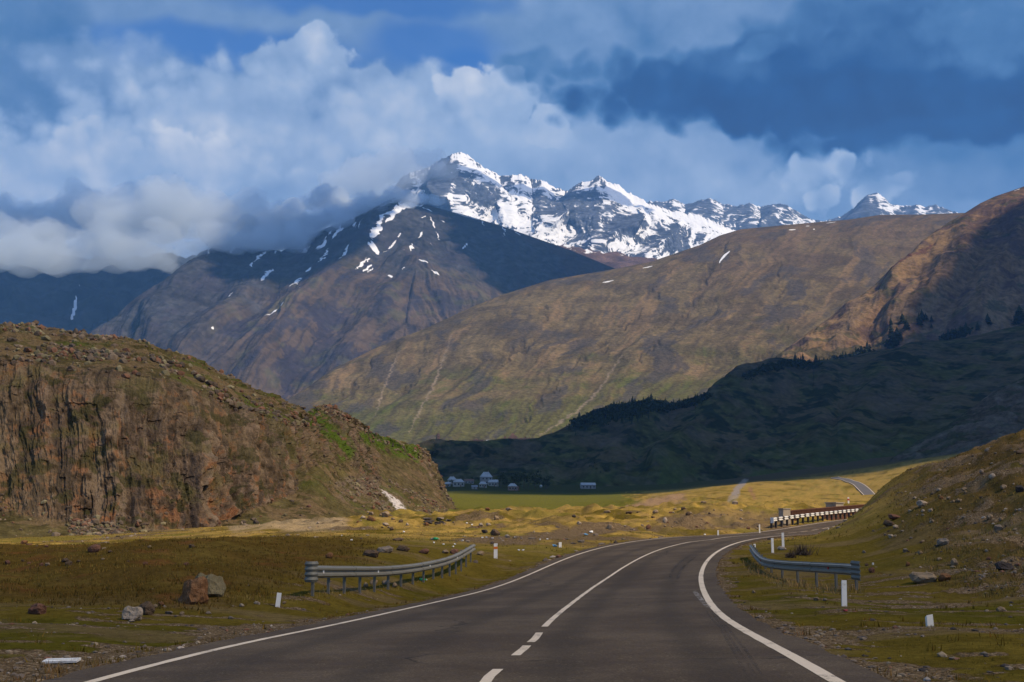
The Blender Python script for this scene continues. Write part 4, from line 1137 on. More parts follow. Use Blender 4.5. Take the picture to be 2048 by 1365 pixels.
def cloud(polys, H, cell, edge, thick, mat, seed, cut=()):
    """an unseen ragged sheet of cloud, outlined at height H to cast shade"""
    al = np.concatenate([np.asarray(p) for p in polys]); lo = al.min(0) - edge * 3; hi = al.max(0) + edge * 3
    nx, ny = (int(k) + 2 for k in (hi - lo) / cell)
    gx_, gy_ = np.meshgrid(np.linspace(lo[0], hi[0], nx), np.linspace(lo[1], hi[1], ny))
    s = np.full(gx_.shape, -1e9)
    for p in polys:
        p = np.asarray(p); d, _ = segdist(gx_, gy_, np.concatenate([p, p[:1]])); s = np.maximum(s, np.where(inside(gx_, gy_, p), d, -d))
    for p in cut:
        p = np.asarray(p); d, _ = segdist(gx_, gy_, np.concatenate([p, p[:1]])); s = np.minimum(s, np.where(inside(gx_, gy_, p), -d, d))
    s = s + fbm(v3(gx_, gy_, 0) / (edge * 3.0), 4, .6, seed=seed) * edge
    k = np.sqrt(np.clip(s / (edge * 4), 0, 1)); keep = s > -cell * .8
    top = H + k * thick * (.7 + .5 * np.abs(fbm(v3(gx_, gy_, 5) / (edge * 4), 4, .55, seed=seed + 1))) + .5
    bot = H - k * thick * .12 * (1 + fbm(v3(gx_, gy_, 9) / (edge * 2), 3, seed=seed + 2))
    f = grid_faces(ny, nx); kf = keep.ravel()[f].any(1); f = f[kf]; n = nx * ny
    V = np.concatenate([v3(gx_, gy_, top).reshape(-1, 3), v3(gx_, gy_, bot).reshape(-1, 3)])
    F_ = np.concatenate([f, f[:, ::-1] + n])
    used = np.unique(F_); mp_ = np.full(len(V), -1); mp_[used] = np.arange(len(used))
    return link('cloud', mesh_from('cloud', V[used], mp_[F_], True, (mat,)), kind='structure')  # out of view, shaped only for the shade it casts


def on(G, Q, pts):
    g = G.reshape(-1, 3); q = Q.reshape(-1, 2)
    return np.array([g[np.argmin(((q - p) ** 2).sum(1))] for p in np.array(pts, float)])


SHADE_DENSE = shade_cloud_mat('shade_cloud_dense', .12); SHADE_THIN = shade_cloud_mat('shade_cloud_thin', .69)
# unseen cloud added to shade the road and both verges
pf = [(-160, -90), (-150, 30), (-60, 38), (-22, 42), (-6, 46), (8, 50), (20, 54), (34, 66), (60, 80), (110, 70), (120, -90)]
cloud([above([(x, y, 0) for x, y in pf], 4300)], 4300, 7, 9, 60, SHADE_THIN, 301)
# unseen cloud to shade the dark hill, the village and the right mountain's foot
cr_ = HILL_G[np.argmin(abs(HILL_V - 2.0))]
ph = [tuple(p - np.array([0, 0, 34])) for p in cr_[::40]]
pn_ = [P(x, y, d) for x, y, d in ((2300, 900, 700), (2048, 905, 760), (1880, 925, 840), (1780, 935, 850), (1660, 952, 850), (1500, 966, 830), (1300, 985, 860), (1150, 990, 850), (1000, 984, 900), (900, 982, 930), (838, 980, 950))]
p1 = above(np.array(list(ph) + pn_), 4300)
p2 = above(on(RM_G[:261], RM_Q[:261], [(1660, 775), (1725, 728), (1800, 705), (1840, 668), (1862, 620), (1900, 590), (1955, 510), (2048, 450), (2300, 430), (2380, 690), (2000, 735), (1700, 790)]), 4300)
lit = above(on(RM_G[:261], RM_Q[:261], [(1500, 765), (1560, 715), (1640, 650), (1740, 578), (1850, 482), (1930, 430), (2048, 376), (2048, 450), (1960, 500), (1900, 560), (1845, 610), (1815, 690), (1740, 706), (1690, 718), (1640, 738), (1560, 775)]), 4300)
cloud([p1, p2], 4300, 26, 34, 60, SHADE_DENSE, 311, [lit])
# thin unseen cloud added to dim the cliff
p6 = above(on(CLIFF_G[:481], CLIFF_Q[:481], [(-250, 1000), (0, 1010), (200, 1030), (420, 1030), (560, 980), (640, 920), (740, 930), (840, 960), (860, 920), (700, 845), (600, 820), (400, 730), (0, 655), (-250, 648)]), 4300)
cloud([p6], 4300, 7, 8, 60, shade_cloud_mat('shade_cloud_veil', .78), 331)
# unseen cloud shading the dark mountain's right flank, left ridges and the valley side
p3 = above(on(DM_G[:341], DM_Q[:341], [(850, 416), (900, 450), (935, 510), (985, 560), (1040, 600), (1110, 640), (1230, 640), (1400, 640), (1300, 560), (1120, 490), (1000, 450), (900, 422)]), 5600)
p4 = above(on(DM_G[:341], DM_Q[:341], [(860, 412), (800, 450), (740, 475), (700, 540), (600, 580), (500, 580), (420, 550), (470, 505), (600, 486), (640, 464), (720, 436), (780, 422)]), 5600)
p5 = above(on(VS_G[:140], VS_Q[:140], [(-320, 700), (440, 700), (460, 520), (350, 460), (-320, 410)]), 5600)
p7 = above(P(np.array([570, 640, 740, 850, 900, 880, 800, 700, 600]), np.array([500, 470, 432, 415, 412, 392, 385, 400, 440]), np.array([6000, 6200, 6350, 6500, 6550, 6550, 6500, 6350, 6100])), 5600)
cloud([p3, p4, p5, p7], 5600, 60, 80, 120, SHADE_DENSE, 321)
# unseen broken cloud added to shade the left half of the snow mountain
p8 = above(P(np.array([740, 900, 960, 1060, 1150, 1230, 1280, 1200, 1080, 900, 740]), np.array([400, 300, 320, 350, 370, 380, 430, 470, 480, 440, 440]), np.full(11, 10200.0)), 5600)
cloud([p8], 5600, 60, 90, 120, shade_cloud_mat('shade_cloud_broken', .45), 341)

# cloud bank lying against the mountains, left: one soft volume
def icos(r, sub=2):
    bm = bmesh.new(); bmesh.ops.create_icosphere(bm, subdivisions=sub, radius=r)
    v = np.array([q.co[:] for q in bm.verts]); f = np.array([[k.index for k in q.verts] for q in bm.faces]); bm.free()
    return v, f


def cloud_bank(blobs, voxel, dens, seed):
    V, Fc, b0_ = [], [], 0
    rg = np.random.default_rng(seed)
    for px, py, rx, ry, D in blobs:
        n = max(2, int(rx / ry * 3))
        for k in range(n):
            c = P(px + rg.uniform(-1, 1) * max(rx - ry, 0), py + rg.uniform(-.35, .35) * ry, D + rg.uniform(-1, 1) * 120)
            r = ry / F * D * rg.uniform(.6, 1.0)
            v, f = icos(1.0, 2); V.append(v * r * np.array([1.25, 1.2, .95]) + c); Fc.append(f + b0_); b0_ += len(v)
    me = mesh_from('cloud_bank', np.concatenate(V), np.concatenate(Fc), True)
    o = bpy.data.objects.new('cloud_bank', me); COL.objects.link(o)
    md = o.modifiers.new('r', 'REMESH'); md.mode = 'VOXEL'; md.voxel_size = voxel
    dg = bpy.context.evaluated_depsgraph_get()
    me2 = bpy.data.meshes.new_from_object(o.evaluated_get(dg)); o.modifiers.clear()
    co = np.empty(len(me2.vertices) * 3, np.float32); me2.vertices.foreach_get('co', co); co = co.reshape(-1, 3)
    no = np.empty(len(me2.vertices) * 3, np.float32); me2.vertices.foreach_get('normal', no); no = no.reshape(-1, 3)
    dsp = (fbm(co / 150.0, 4, .6, seed=seed) * 60 + np.abs(fbm(co / 60.0, 3, .55, seed=seed + 3)) * 26 - 10)
    up = ss(no[:, 2], -.6, .2) * .8 + .2
    co = co + no * (dsp * up)[:, None]
    me2.vertices.foreach_set('co', co.astype(np.float32).ravel()); me2.update(); me2.name = 'cloud_bank'
    m = bpy.data.materials.new('cloud_vapour'); m.use_nodes = True; nt = m.node_tree; nt.nodes.remove(nt.nodes['Principled BSDF'])
    pv = nt.nodes.new('ShaderNodeVolumePrincipled'); pv.inputs['Color'].default_value = (.84, .92, 1, 1); pv.inputs['Density'].default_value = dens; pv.inputs['Anisotropy'].default_value = .2
    nt.links.new(pv.outputs[0], nt.nodes['Material Output'].inputs['Volume'])
    me2.materials.clear(); me2.materials.append(m)
    o.data = me2; o['kind'] = 'stuff'
    return o


cloud_bank([(330, 405, 70, 50, 5900), (480, 425, 90, 40, 5900), (240, 440, 60, 46, 5800), (60, 520, 240, 30, 5700), (150, 515, 200, 34, 5700), (250, 528, 120, 20, 5650), (-60, 480, 200, 50, 6000), (150, 490, 150, 46, 5900), (420, 440, 200, 46, 5900), (-160, 505, 180, 42, 5600), (40, 508, 90, 36, 5600), (40, 478, 40, 28, 5650), (170, 528, 70, 18, 5600), (240, 500, 60, 46, 5550), (230, 470, 34, 26, 5600), (330, 510, 110, 34, 5500), (400, 480, 110, 36, 5500),
            (480, 470, 90, 34, 5500), (560, 466, 70, 34, 5600), (520, 490, 50, 18, 5600), (590, 490, 34, 16, 5750), (650, 440, 60, 24, 6050), (720, 420, 70, 22, 6300), (300, 430, 200, 50, 6200), (120, 440, 160, 50, 6400), (-120, 440, 160, 60, 6400)], 24.0, .0055, 401)
cloud_bank([(500, 478, 90, 26, 5750), (560, 488, 60, 22, 5850), (440, 486, 50, 20, 5700), (560, 470, 80, 30, 5900), (560, 480, 60, 22, 5900), (600, 458, 70, 26, 6000), (660, 435, 70, 24, 6200), (720, 418, 70, 24, 6300), (790, 404, 70, 22, 6450), (850, 402, 50, 16, 6550), (560, 440, 90, 34, 6200), (660, 400, 90, 26, 6700)], 24.0, .011, 431)
cloud_bank([(770, 380, 70, 44, 9800), (815, 345, 60, 34, 9900), (760, 330, 80, 44, 10000), (850, 318, 46, 26, 10100), (700, 370, 80, 44, 9900), (880, 345, 40, 24, 10000)], 36.0, .0024, 451)
# ================================================================== things
def gmesh(x, y):
    """height of the ground sheet itself (its own grid, read back)"""
    t = np.arctan2(x, y); r = np.hypot(x, y)
    i = np.clip(np.searchsorted(rr, r) - 1, 0, len(rr) - 2); j = np.clip(np.searchsorted(th, t) - 1, 0, len(th) - 2)
    a = np.clip((r - rr[i]) / (rr[i + 1] - rr[i]), 0, 1); b = np.clip((t - th[j]) / (th[j + 1] - th[j]), 0, 1)
    return (gz[i, j] * (1 - a) + gz[i + 1, j] * a) * (1 - b) + (gz[i, j + 1] * (1 - a) + gz[i + 1, j + 1] * a) * b


def gread(field, x, y):
    t = np.arctan2(x, y); r = np.hypot(x, y)
    return field[np.clip(np.searchsorted(rr, r), 0, len(rr) - 1), np.clip(np.searchsorted(th, t), 0, len(th) - 1)]


def gz1(x, y): return float(gmesh(np.array([x]), np.array([y]))[0])


_HD = np.exp(np.linspace(math.log(7.0), math.log(1500.0), 700))


def hit(px, py):
    """ground point seen at a photo pixel"""
    p = P(px, py, _HD); g = gmesh(p[:, 0], p[:, 1]); d = p[:, 2] - g
    k = int(np.argmax(d <= 0)) if (d <= 0).any() else int(np.argmin(d))
    if k and d[k] <= 0: D = _HD[k - 1] + (_HD[k] - _HD[k - 1]) * d[k - 1] / (d[k - 1] - d[k] + 1e-9)
    else: D = _HD[k]
    q = P(px, py, D); q[2] = gz1(q[0], q[1]); return q


WHITE = simple_mat('white_post_paint', (.74, .72, .67), .6, var=.10, scale=12, dirt=(.38, .33, .26), dscale=5)
GALV = simple_mat('galvanised_steel', (.215, .205, .165), .55, .12, var=.14, scale=5, spec=.5, dirt=(.17, .15, .12), dscale=1.6)
GALV2 = simple_mat('galvanised_post', (.15, .145, .12), .6, .1, var=.18, scale=8, dirt=(.13, .11, .09))
REDR = simple_mat('red_reflector', (.42, .02, .02), .3, var=.1)
WHITER = simple_mat('white_reflector', (.8, .8, .78), .3, var=.05)
ORANGE = simple_mat('orange_reflector', (.62, .16, .02), .35, var=.1)
BLACKP = simple_mat('black_paint', (.022, .019, .017), .6, var=.3, dirt=(.10, .05, .03))
RUST = simple_mat('rusty_steel', (.115, .045, .022), .85, var=.4, scale=4, dirt=(.05, .025, .018))
CONC = simple_mat('weathered_concrete', (.34, .28, .21), .9, var=.2, scale=2.5, bmp=.02, dirt=(.17, .14, .11), dscale=1.0)

# ------------------------------------------------------------------ guardrails
WB = [(0, -.155), (.0, -.135), (.075, -.105), (.075, -.055), (.012, -.018), (.012, .018), (.075, .055), (.075, .105), (0, .135), (0, .155)]
WPOLY = WB + [(a - .012, b) for a, b in WB[::-1]]


def path_sample(ctrl, n):
    """smooth curve through (x, y, z) control points, n even steps"""
    c = np.asarray(ctrl, float); c = np.concatenate([[2 * c[0] - c[1]], c, [2 * c[-1] - c[-2]]]); out = []
    for k in range(1, len(c) - 2):
        t = np.linspace(0, 1, 40, endpoint=False)[:, None]
        out.append(.5 * ((2 * c[k]) + (-c[k - 1] + c[k + 1]) * t + (2 * c[k - 1] - 5 * c[k] + 4 * c[k + 1] - c[k + 2]) * t ** 2 + (-c[k - 1] + 3 * c[k] - 3 * c[k + 1] + c[k + 2]) * t ** 3))
    out = np.concatenate(out + [c[-2:-1]]); L = np.concatenate([[0], np.cumsum(np.linalg.norm(np.diff(out, axis=0), axis=1))])
    s = np.linspace(0, L[-1], n)
    return np.stack([np.interp(s, L, out[:, k]) for k in range(3)], 1), L[-1]


def frames(pts, side):
    """(origin, a towards the road, b up) along a path; side +1 when the road is to the right of travel"""
    d = np.gradient(pts, axis=0); d[:, 2] = 0; d /= np.linalg.norm(d, axis=1, keepdims=True)
    a = np.stack([d[:, 1] * side, -d[:, 0] * side, 0 * d[:, 0]], 1)
    return [(tuple(p), tuple(q), (0, 0, 1)) for p, q in zip(pts, a)]


def guardrail(name, label, top_ctrl, side, nposts, nsec, refl_mat, refl_at, cap_ang, post_from=0.0):
    """W-beam guardrail on steel posts, with a curved end terminal at its first end"""
    pts, L = path_sample(top_ctrl, 97); pts[:, 2] -= .155
    root = thing(name, label, 'guardrail', (float(pts[0, 0]), float(pts[0, 1]), gz1(pts[0, 0], pts[0, 1])))
    off0 = np.array(root.location)
    fr = frames(pts, side); per = 96 // nsec
    for k in range(nsec):
        i0, i1 = k * per, (k + 1) * per if k < nsec - 1 else 96
        sec = fr[i0:i1 + 1]
        sec = [(tuple(np.array(o) - off0 + np.array(a) * (.004 * (k % 2))), a, b) for o, a, b in sec[::2] + ([sec[-1]] if (len(sec) - 1) % 2 else [])]
        # each section laps a little over the next
        if k < nsec - 1:
            o, a, b = sec[-1]; d = np.array(sec[-1][0]) - np.array(sec[-2][0]); d /= np.linalg.norm(d)
            sec.append((tuple(np.array(o) + d * .12), a, b))
        link('beam', MB().prism(WPOLY, sec).mesh('beam', GALV), root)
        # a proud splice strip over the lap
        if k < nsec - 1:
            o, a, b = fr[i1]; t_ = np.array([-a[1], a[0], 0])
            st_ = [(tuple(np.array(o) - off0 + np.array(a) * .008 + t_ * q_), a, b) for q_ in (-.03, .03)]
            link('splice', MB().prism(WPOLY, st_).mesh('splice', GALV2), root)
    # posts
    sx = np.linspace(.35, L - .3, nposts)
    ss_ = np.linspace(0, L, 97)
    pm = None
    for s in sx:
        p = np.array([np.interp(s, ss_, pts[:, k]) for k in range(3)]); i = int(np.clip(s / L * 96, 0, 96)); a = np.array(fr[i][1])
        q = p - a * .075; gz_ = gz1(q[0], q[1]); h = p[2] + .14 - gz_ + .25
        mb = MB(); an = math.atan2(a[1], a[0]); R_ = Matrix.Rotation(an, 3, 'Z')
        mb.box((0, 0, 0), (.010, .07, h), R_)
        for sg in (-1, 1):
            w_ = R_ @ Vector((-.03, .035 * sg, 0)); mb.box(tuple(w_), (.06, .008, h - .004), R_)
        link('post', mb.mesh('post', GALV2), root, loc=tuple(np.array([q[0], q[1], p[2] + .14 - h / 2]) - off0))
    for s in refl_at:
        s = s * L; p = np.array([np.interp(s, ss_, pts[:, k]) for k in range(3)]); i = int(np.clip(s / L * 96, 0, 96)); a = np.array(fr[i][1])
        an = math.atan2(a[1], a[0]); R_ = Matrix.Rotation(an, 3, 'Z')
        q = p + a * .035
        mb = MB().box((0, 0, 0), (.02, .09, .12), R_).box(tuple(R_ @ Vector((-.02, 0, -.02))), (.03, .03, .05), R_)
        link('reflector', mb.mesh('reflector', refl_mat), root, loc=tuple(q - off0))
    # end terminal: a taller corrugated plate that curls back from the road
    o, a, b = (np.array(k) for k in fr[0]); d = (pts[0] - pts[1]); d[2] = 0; d /= np.linalg.norm(d)
    EP = []
    n = 9
    for k in range(n):
        z = -.25 + .5 * k / (n - 1); EP.append((.03 * (1 if k % 2 else 0), z))
    EP = EP + [(x - .015, z) for x, z in EP[::-1]]
    sec = []
    for t in np.linspace(0, 1, 11):
        an = t * cap_ang; rad = .15
        if cap_ang == 0: cpos = o + a * .09 + d * (t * .70 - .12); aa = a
        else:
            cpos = o + a * (.085 - rad + rad * math.cos(an)) + d * (rad * math.sin(an) * 1.15 - .05); aa = a * math.cos(an) + d * math.sin(an)
        sec.append((tuple(cpos - off0), tuple(aa), (0, 0, 1)))
    link('end_terminal', MB().prism(EP, sec).mesh('end_terminal', GALV2), root)
    return root


lt = [P(627, 1131, 28.3), P(687, 1132, 31.2), P(775, 1132, 35.7), P(847, 1124.5, 40.2), P(905, 1110.5, 45.2), P(948, 1088, 51.5)]
guardrail('guardrail', 'curved grey steel guardrail on many slim posts along the left verge', lt, 1, 16, 6, WHITER, (.035, .27, .55, .77, .97), 2.4)
rt_ = [P(1712, 1129, 31.2), P(1687, 1127, 32.2), P(1620, 1124, 34.8), P(1565, 1121, 37.2), P(1530, 1116, 39.8), P(1513, 1104, 43.6), P(1502, 1089, 48.5)]
guardrail('guardrail', 'shorter steel guardrail with red reflectors on the grass inside the right bend', rt_, -1, 12, 5, REDR, (.12, .56, .74, .97), 0)

# ------------------------------------------------------------------ guide posts
def guide_post(label, foot, h, w, lean=(0, 0), style='plain', group=None, turn=.4, cat='guide post', mat=WHITE):
    r = thing('guide_post', label, cat, tuple(float(k) for k in foot), turn, group)
    r.rotation_euler = (lean[1], lean[0], turn)
    # a trapezoid section with a slanted top
    a = w / 2; poly = [(-a, -a * .55), (a, -a * .55), (a * .72, a * .55), (-a * .72, a * .55)]
    v = [(x, y, -.12) for x, y in poly] + [(x * .96, y * .96, h - (w * .35 if y > 0 else 0)) for x, y in poly]
    link('post_body', mesh_from('post_body', v, [(0, 3, 2, 1), (4, 5, 6, 7), (0, 1, 5, 4), (1, 2, 6, 5), (2, 3, 7, 6), (3, 0, 4, 7)], False, (mat,)), r)
    k = .97 * (1 if h > .4 else 1)
    if style == 'orange':
        link('reflector_band', MB().box((0, 0, h * .70), (w * 1.04, w * .62, h * .16)).mesh('reflector_band', ORANGE), r)
    if style == 'red':
        link('red_band', MB().box((0, 0, h * .62), (w * 1.04, w * .62, h * .26)).mesh('red_band', REDR), r)
    return r


def foot_at(px, py, D=None):
    if D is None: return hit(px, py)
    q = P(px, py, D); q[2] = gz1(q[0], q[1]); return q


POSTS = [
    ('short white guide post leaning beside the left roadside stones', 555, 1214, None, 27, 9, (.10, .0), 'plain'),
    ('white guide post with an orange reflector band beyond the left guardrail', 991, 1117, None, 29, 7.5, (0, 0), 'orange'),
    ('tiny white post beside the blue litter on the left verge', 1120, 1095, None, 10, 6, (0, 0), 'plain'),
    ('tall white guide post standing in front of the right guardrail end', 1688, 1213, None, 50, 10.5, (.03, 0), 'plain'),
    ('short bright white marker stub tilted in the gravel at far right', 1859, 1253, None, 23, 15, (-.12, .08), 'plain'),
    ('white guide post nearest the far end of the right guardrail', 1545, 1103, 50.5, 29, 5.0, (0, 0), 'plain'),
    ('white guide post beside the dry shrub inside the bend', 1566, 1092, 53.5, 29, 5.0, (0, 0), 'plain'),
    ('white post peeping over the far end of the right guardrail', 1509, 1098, 52.5, 17, 4.6, (0, 0), 'plain'),
    ('small white post at the outer edge of the bend, left of the barrier', 1436, 1067, 84, 11, 3.0, (0, 0), 'plain'),
    ('slim pale post just left of the striped barrier', 1519, 1060, 93, 18, 2.6, (0, 0), 'plain'),
    ('small white post at the road edge below the striped barrier', 1657, 1058, 90, 9, 2.6, (0, 0), 'plain'),
    ('red and white post on the grass below the far road', 1697, 1008, None, 13, 3.2, (0, 0), 'red'),
]
for lb, px, py, D, hp, wp, ln, sty in POSTS:
    f_ = foot_at(px, py, D); k = f_[1] / F
    guide_post(lb, f_, hp * k, wp * k, ln, sty, turn=random.uniform(.1, .5))

# white board lying on the shoulder
f_ = hit(123, 1327); k = f_[1] / F
t = thing('board', 'white plank lying flat on the gravel at bottom left', 'board', (float(f_[0]), float(f_[1]), float(f_[2]) + .02), .04)
t.rotation_euler = (.10, -.02, .03)
link('plank', MB().box((0, 0, .012), (66 * k, .16, .024)).box((.02, 0, .03), (60 * k, .03, .012)).mesh('plank', WHITE), t)

# ------------------------------------------------------------------ striped barrier by the bridge
def s_for(off_, px):
    s = np.arange(60, SR[-1] - 3, .1); return float(s[np.argmin(np.abs(proj(road_pt(s, off_))[:, 0] - px))])


s_a, s_b, nb = s_for(-5.0, 1546), s_for(-5.0, 1735), 20
t0 = road_pt(s_a, -5.0)
bar = thing('striped_barrier', 'black and white striped barrier along the outer edge of the far bend', 'crash barrier', tuple(float(k) for k in t0))
o0 = np.array(bar.location)
sts = np.linspace(s_a, s_b, nb + 1)


def rail_piece(nm, sa, sb, mat):
    s = np.linspace(sa, sb, 3); p = road_pt(s, -5.0); r = [np.interp(s, SR, ROADF[:, 3])][0]
    sec = [(tuple(q + np.array([0, 0, .74]) - o0), (math.cos(a), -math.sin(a), 0), (0, 0, 1)) for q, a in zip(p, r)]
    # two bold corrugations
    W2 = [(0, -.17), (.02, -.16), (.10, -.13), (.10, -.06), (.02, -.02), (.02, .02), (.10, .06), (.10, .13), (.02, .16), (0, .17)]
    return link(nm, MB().prism(W2 + [(a - .02, b) for a, b in W2[::-1]], sec).mesh(nm, mat), bar)


for k in range(nb):
    a, b = sts[k], sts[k + 1]; m_ = b - (b - a) * .36
    rail_piece('white_beam', a, m_ - .02, WHITE); rail_piece('black_beam', m_, b - .02, BLACKP)
pm = MB().box((0, 0, .28), (.16, .30, .95)).mesh('post', BLACKP)
for k in range(nb + 1):
    s = sts[k] - (.36 * (sts[1] - sts[0]) / 2 if k else -.15); p = road_pt(s, -5.16)
    link('post', pm, bar, loc=tuple(p - o0), rot=(0, 0, -float(np.interp(s, SR, ROADF[:, 3]))))
p = road_pt(s_a - .12, -5.0); link('end_plate', MB().box((0, 0, .70), (.3, .10, .52)).mesh('end_plate', WHITE), bar, loc=tuple(p - o0), rot=(0, 0, -.5))

# rusty railing on the bridge behind it
s_a, s_b = s_for(-6.6, 1572), SR[-1] - 4
t0 = road_pt(s_a, -6.6); bridge = thing('bridge_railing', 'rusty brown metal railing behind the striped barrier', 'railing', tuple(float(k) for k in t0)); o0 = np.array(bridge.location)


def bar_along(nm, z0, h, wd, s0=s_a, s1=s_b):
    s = np.linspace(s0, s1, 24); p = road_pt(s, -6.6); r = np.interp(s, SR, ROADF[:, 3])
    sec = [(tuple(q + np.array([0, 0, z0]) - o0), (math.cos(a), -math.sin(a), 0), (0, 0, 1)) for q, a in zip(p, r)]
    return link(nm, MB().prism([(-wd / 2, 0), (wd / 2, 0), (wd / 2, h), (-wd / 2, h)], sec).mesh(nm, RUST), bridge)


bar_along('top_rail', 1.16, .10, .10); bar_along('bottom_rail', .16, .08, .06); bar_along('kerb_beam', -.35, .42, .30)
bm_ = MB().box((0, 0, .69), (.03, .075, .94)).mesh('baluster', RUST); pm = MB().box((0, 0, .55), (.12, .12, 1.22)).mesh('post', RUST)
for k, s in enumerate(np.arange(s_a + .1, s_b, .17)):
    p = road_pt(s, -6.6)
    link('post' if k % 12 == 0 else 'baluster', pm if k % 12 == 0 else bm_, bridge, loc=tuple(p - o0), rot=(0, 0, -float(np.interp(s, SR, ROADF[:, 3]))))
# concrete pieces
p = road_pt(s_a - .8, -6.5); t = thing('concrete_pillar', 'pale concrete end pillar at the near end of the rusty railing', 'pillar', (float(p[0]), float(p[1]), gz1(p[0], p[1]) - .15), .6)
h_ = float(p[2]) + 1.45 - t.location[2]
link('shaft', MB().box((0, 0, h_ / 2), (1.05, .6, h_)).mesh('shaft', CONC), t); link('cap', MB().box((0, 0, h_ + .03), (1.15, .7, .08)).mesh('cap', CONC), t)
q = P(1669, 1007, 140.0); zb = gz1(q[0], q[1]); h_ = max(1.2, float(q[2]) - zb)
t = thing('concrete_block', 'tan concrete block house behind the rusty railing', 'concrete block', (float(q[0]), float(q[1]), zb - .2), .75)
link('body', MB().box((0, 0, (h_ + .2) / 2), (1.7, 1.4, h_ + .2)).mesh('body', CONC), t); link('lid', MB().box((0, 0, h_ + .25), (1.9, 1.6, .12)).mesh('lid', CONC), t)

# ------------------------------------------------------------------ stones and boulders
def rock_mat(name, c1, c2, c3):
    m, nt, b = new_mat(name); v = objvec()
    n1 = noise(v, 2.2, 5, .65); n2 = noise(v, 9.0, 4, .7)
    c = mixc(sstep(n1, .38, .62), c1, c2); c = mixc(sstep(n2 * .6 + n1 * .4, .56, .66) * .8, c, c3)
    setc(b, scalec(c, (n2 - .5) * .9 + 1.0)); b.inputs['Roughness'].default_value = 1.0; b.inputs['Specular IOR Level'].default_value = .0
    bump(b, n1 * .5 + n2 * .5, .8, .12)
    return m


RM = {'orange': rock_mat('rust_rock', (.17, .085, .042), (.21, .11, .055), (.11, .075, .045)),
      'tan': rock_mat('tan_rock', (.30, .22, .14), (.24, .17, .105), (.16, .12, .08)),
      'grey': rock_mat('grey_rock', (.26, .205, .155), (.19, .15, .115), (.34, .28, .22)),
      'pale': rock_mat('pale_rock', (.40, .32, .24), (.32, .25, .185), (.20, .16, .13)),
      'brown': rock_mat('brown_rock', (.105, .072, .048), (.14, .095, .062), (.07, .052, .038)),
      'dark': rock_mat('dark_rock', (.055, .046, .042), (.085, .07, .062), (.035, .03, .028)),
      'red': rock_mat('reddish_rock', (.15, .075, .05), (.19, .10, .068), (.10, .06, .045)),
      'lichen': rock_mat('lichened_rock', (.20, .165, .095), (.15, .125, .075), (.27, .235, .13))}


def rock_geo(seed, sub=2, ang=.5):
    rg = np.random.default_rng(seed); v, f = icos(1.0, sub)
    for _ in range(9):                                        # flat fracture faces
        n = rg.normal(size=3); n /= np.linalg.norm(n); h = rg.uniform(.52, .85)
        d = v @ n - h; v = v - np.outer(np.clip(d, 0, None) * ang * 1.6, n)
    v = v * (1 + fbm(v * 1.7 + seed * 7.3, 3, .5, seed=seed)[:, None] * .20)
    v = (v - (v.max(0) + v.min(0)) / 2) / (v.max(0) - v.min(0))  # unit box
    v[:, 2] += .5
    return v, f


RV = [rock_geo(500 + k, 2, .55) for k in range(7)]; RV3 = [rock_geo(600 + k, 3, .6) for k in range(4)]
_rm = {}


def rock_mesh(k, c, big=False):
    key = (k, c, big)
    if key not in _rm:
        v, f = (RV3 if big else RV)[k]; _rm[key] = mesh_from('rock', v, f, False, (RM[c],))
    return _rm[key]


rk = random.Random(5)


def rock(px, py, wpx, hpx, c, label, cat='boulder', group=None, D=None, name=None, sink=.16, k=None):
    p = foot_at(px, py, D); s = p[1] / F
    big = wpx > 26
    n = len(RV3) if big else len(RV); k = rk.randrange(n) if k is None else k
    o = thing(name or ('boulder' if wpx > 22 else 'stone'), label, cat, (0, 0, 0), rk.uniform(0, 6.28), group, rock_mesh(k, c, big))
    w, h = wpx * s, hpx * s * (1 + sink * 1.2)
    o.scale = (w * rk.uniform(.9, 1.05), w * rk.uniform(.75, 1.0), h); o.rotation_euler = (rk.uniform(-.12, .12), rk.uniform(-.12, .12), rk.uniform(-.5, .5))
    o.location = (float(p[0]), float(p[1]) + w * .3, float(p[2]) - h * sink)
    return o


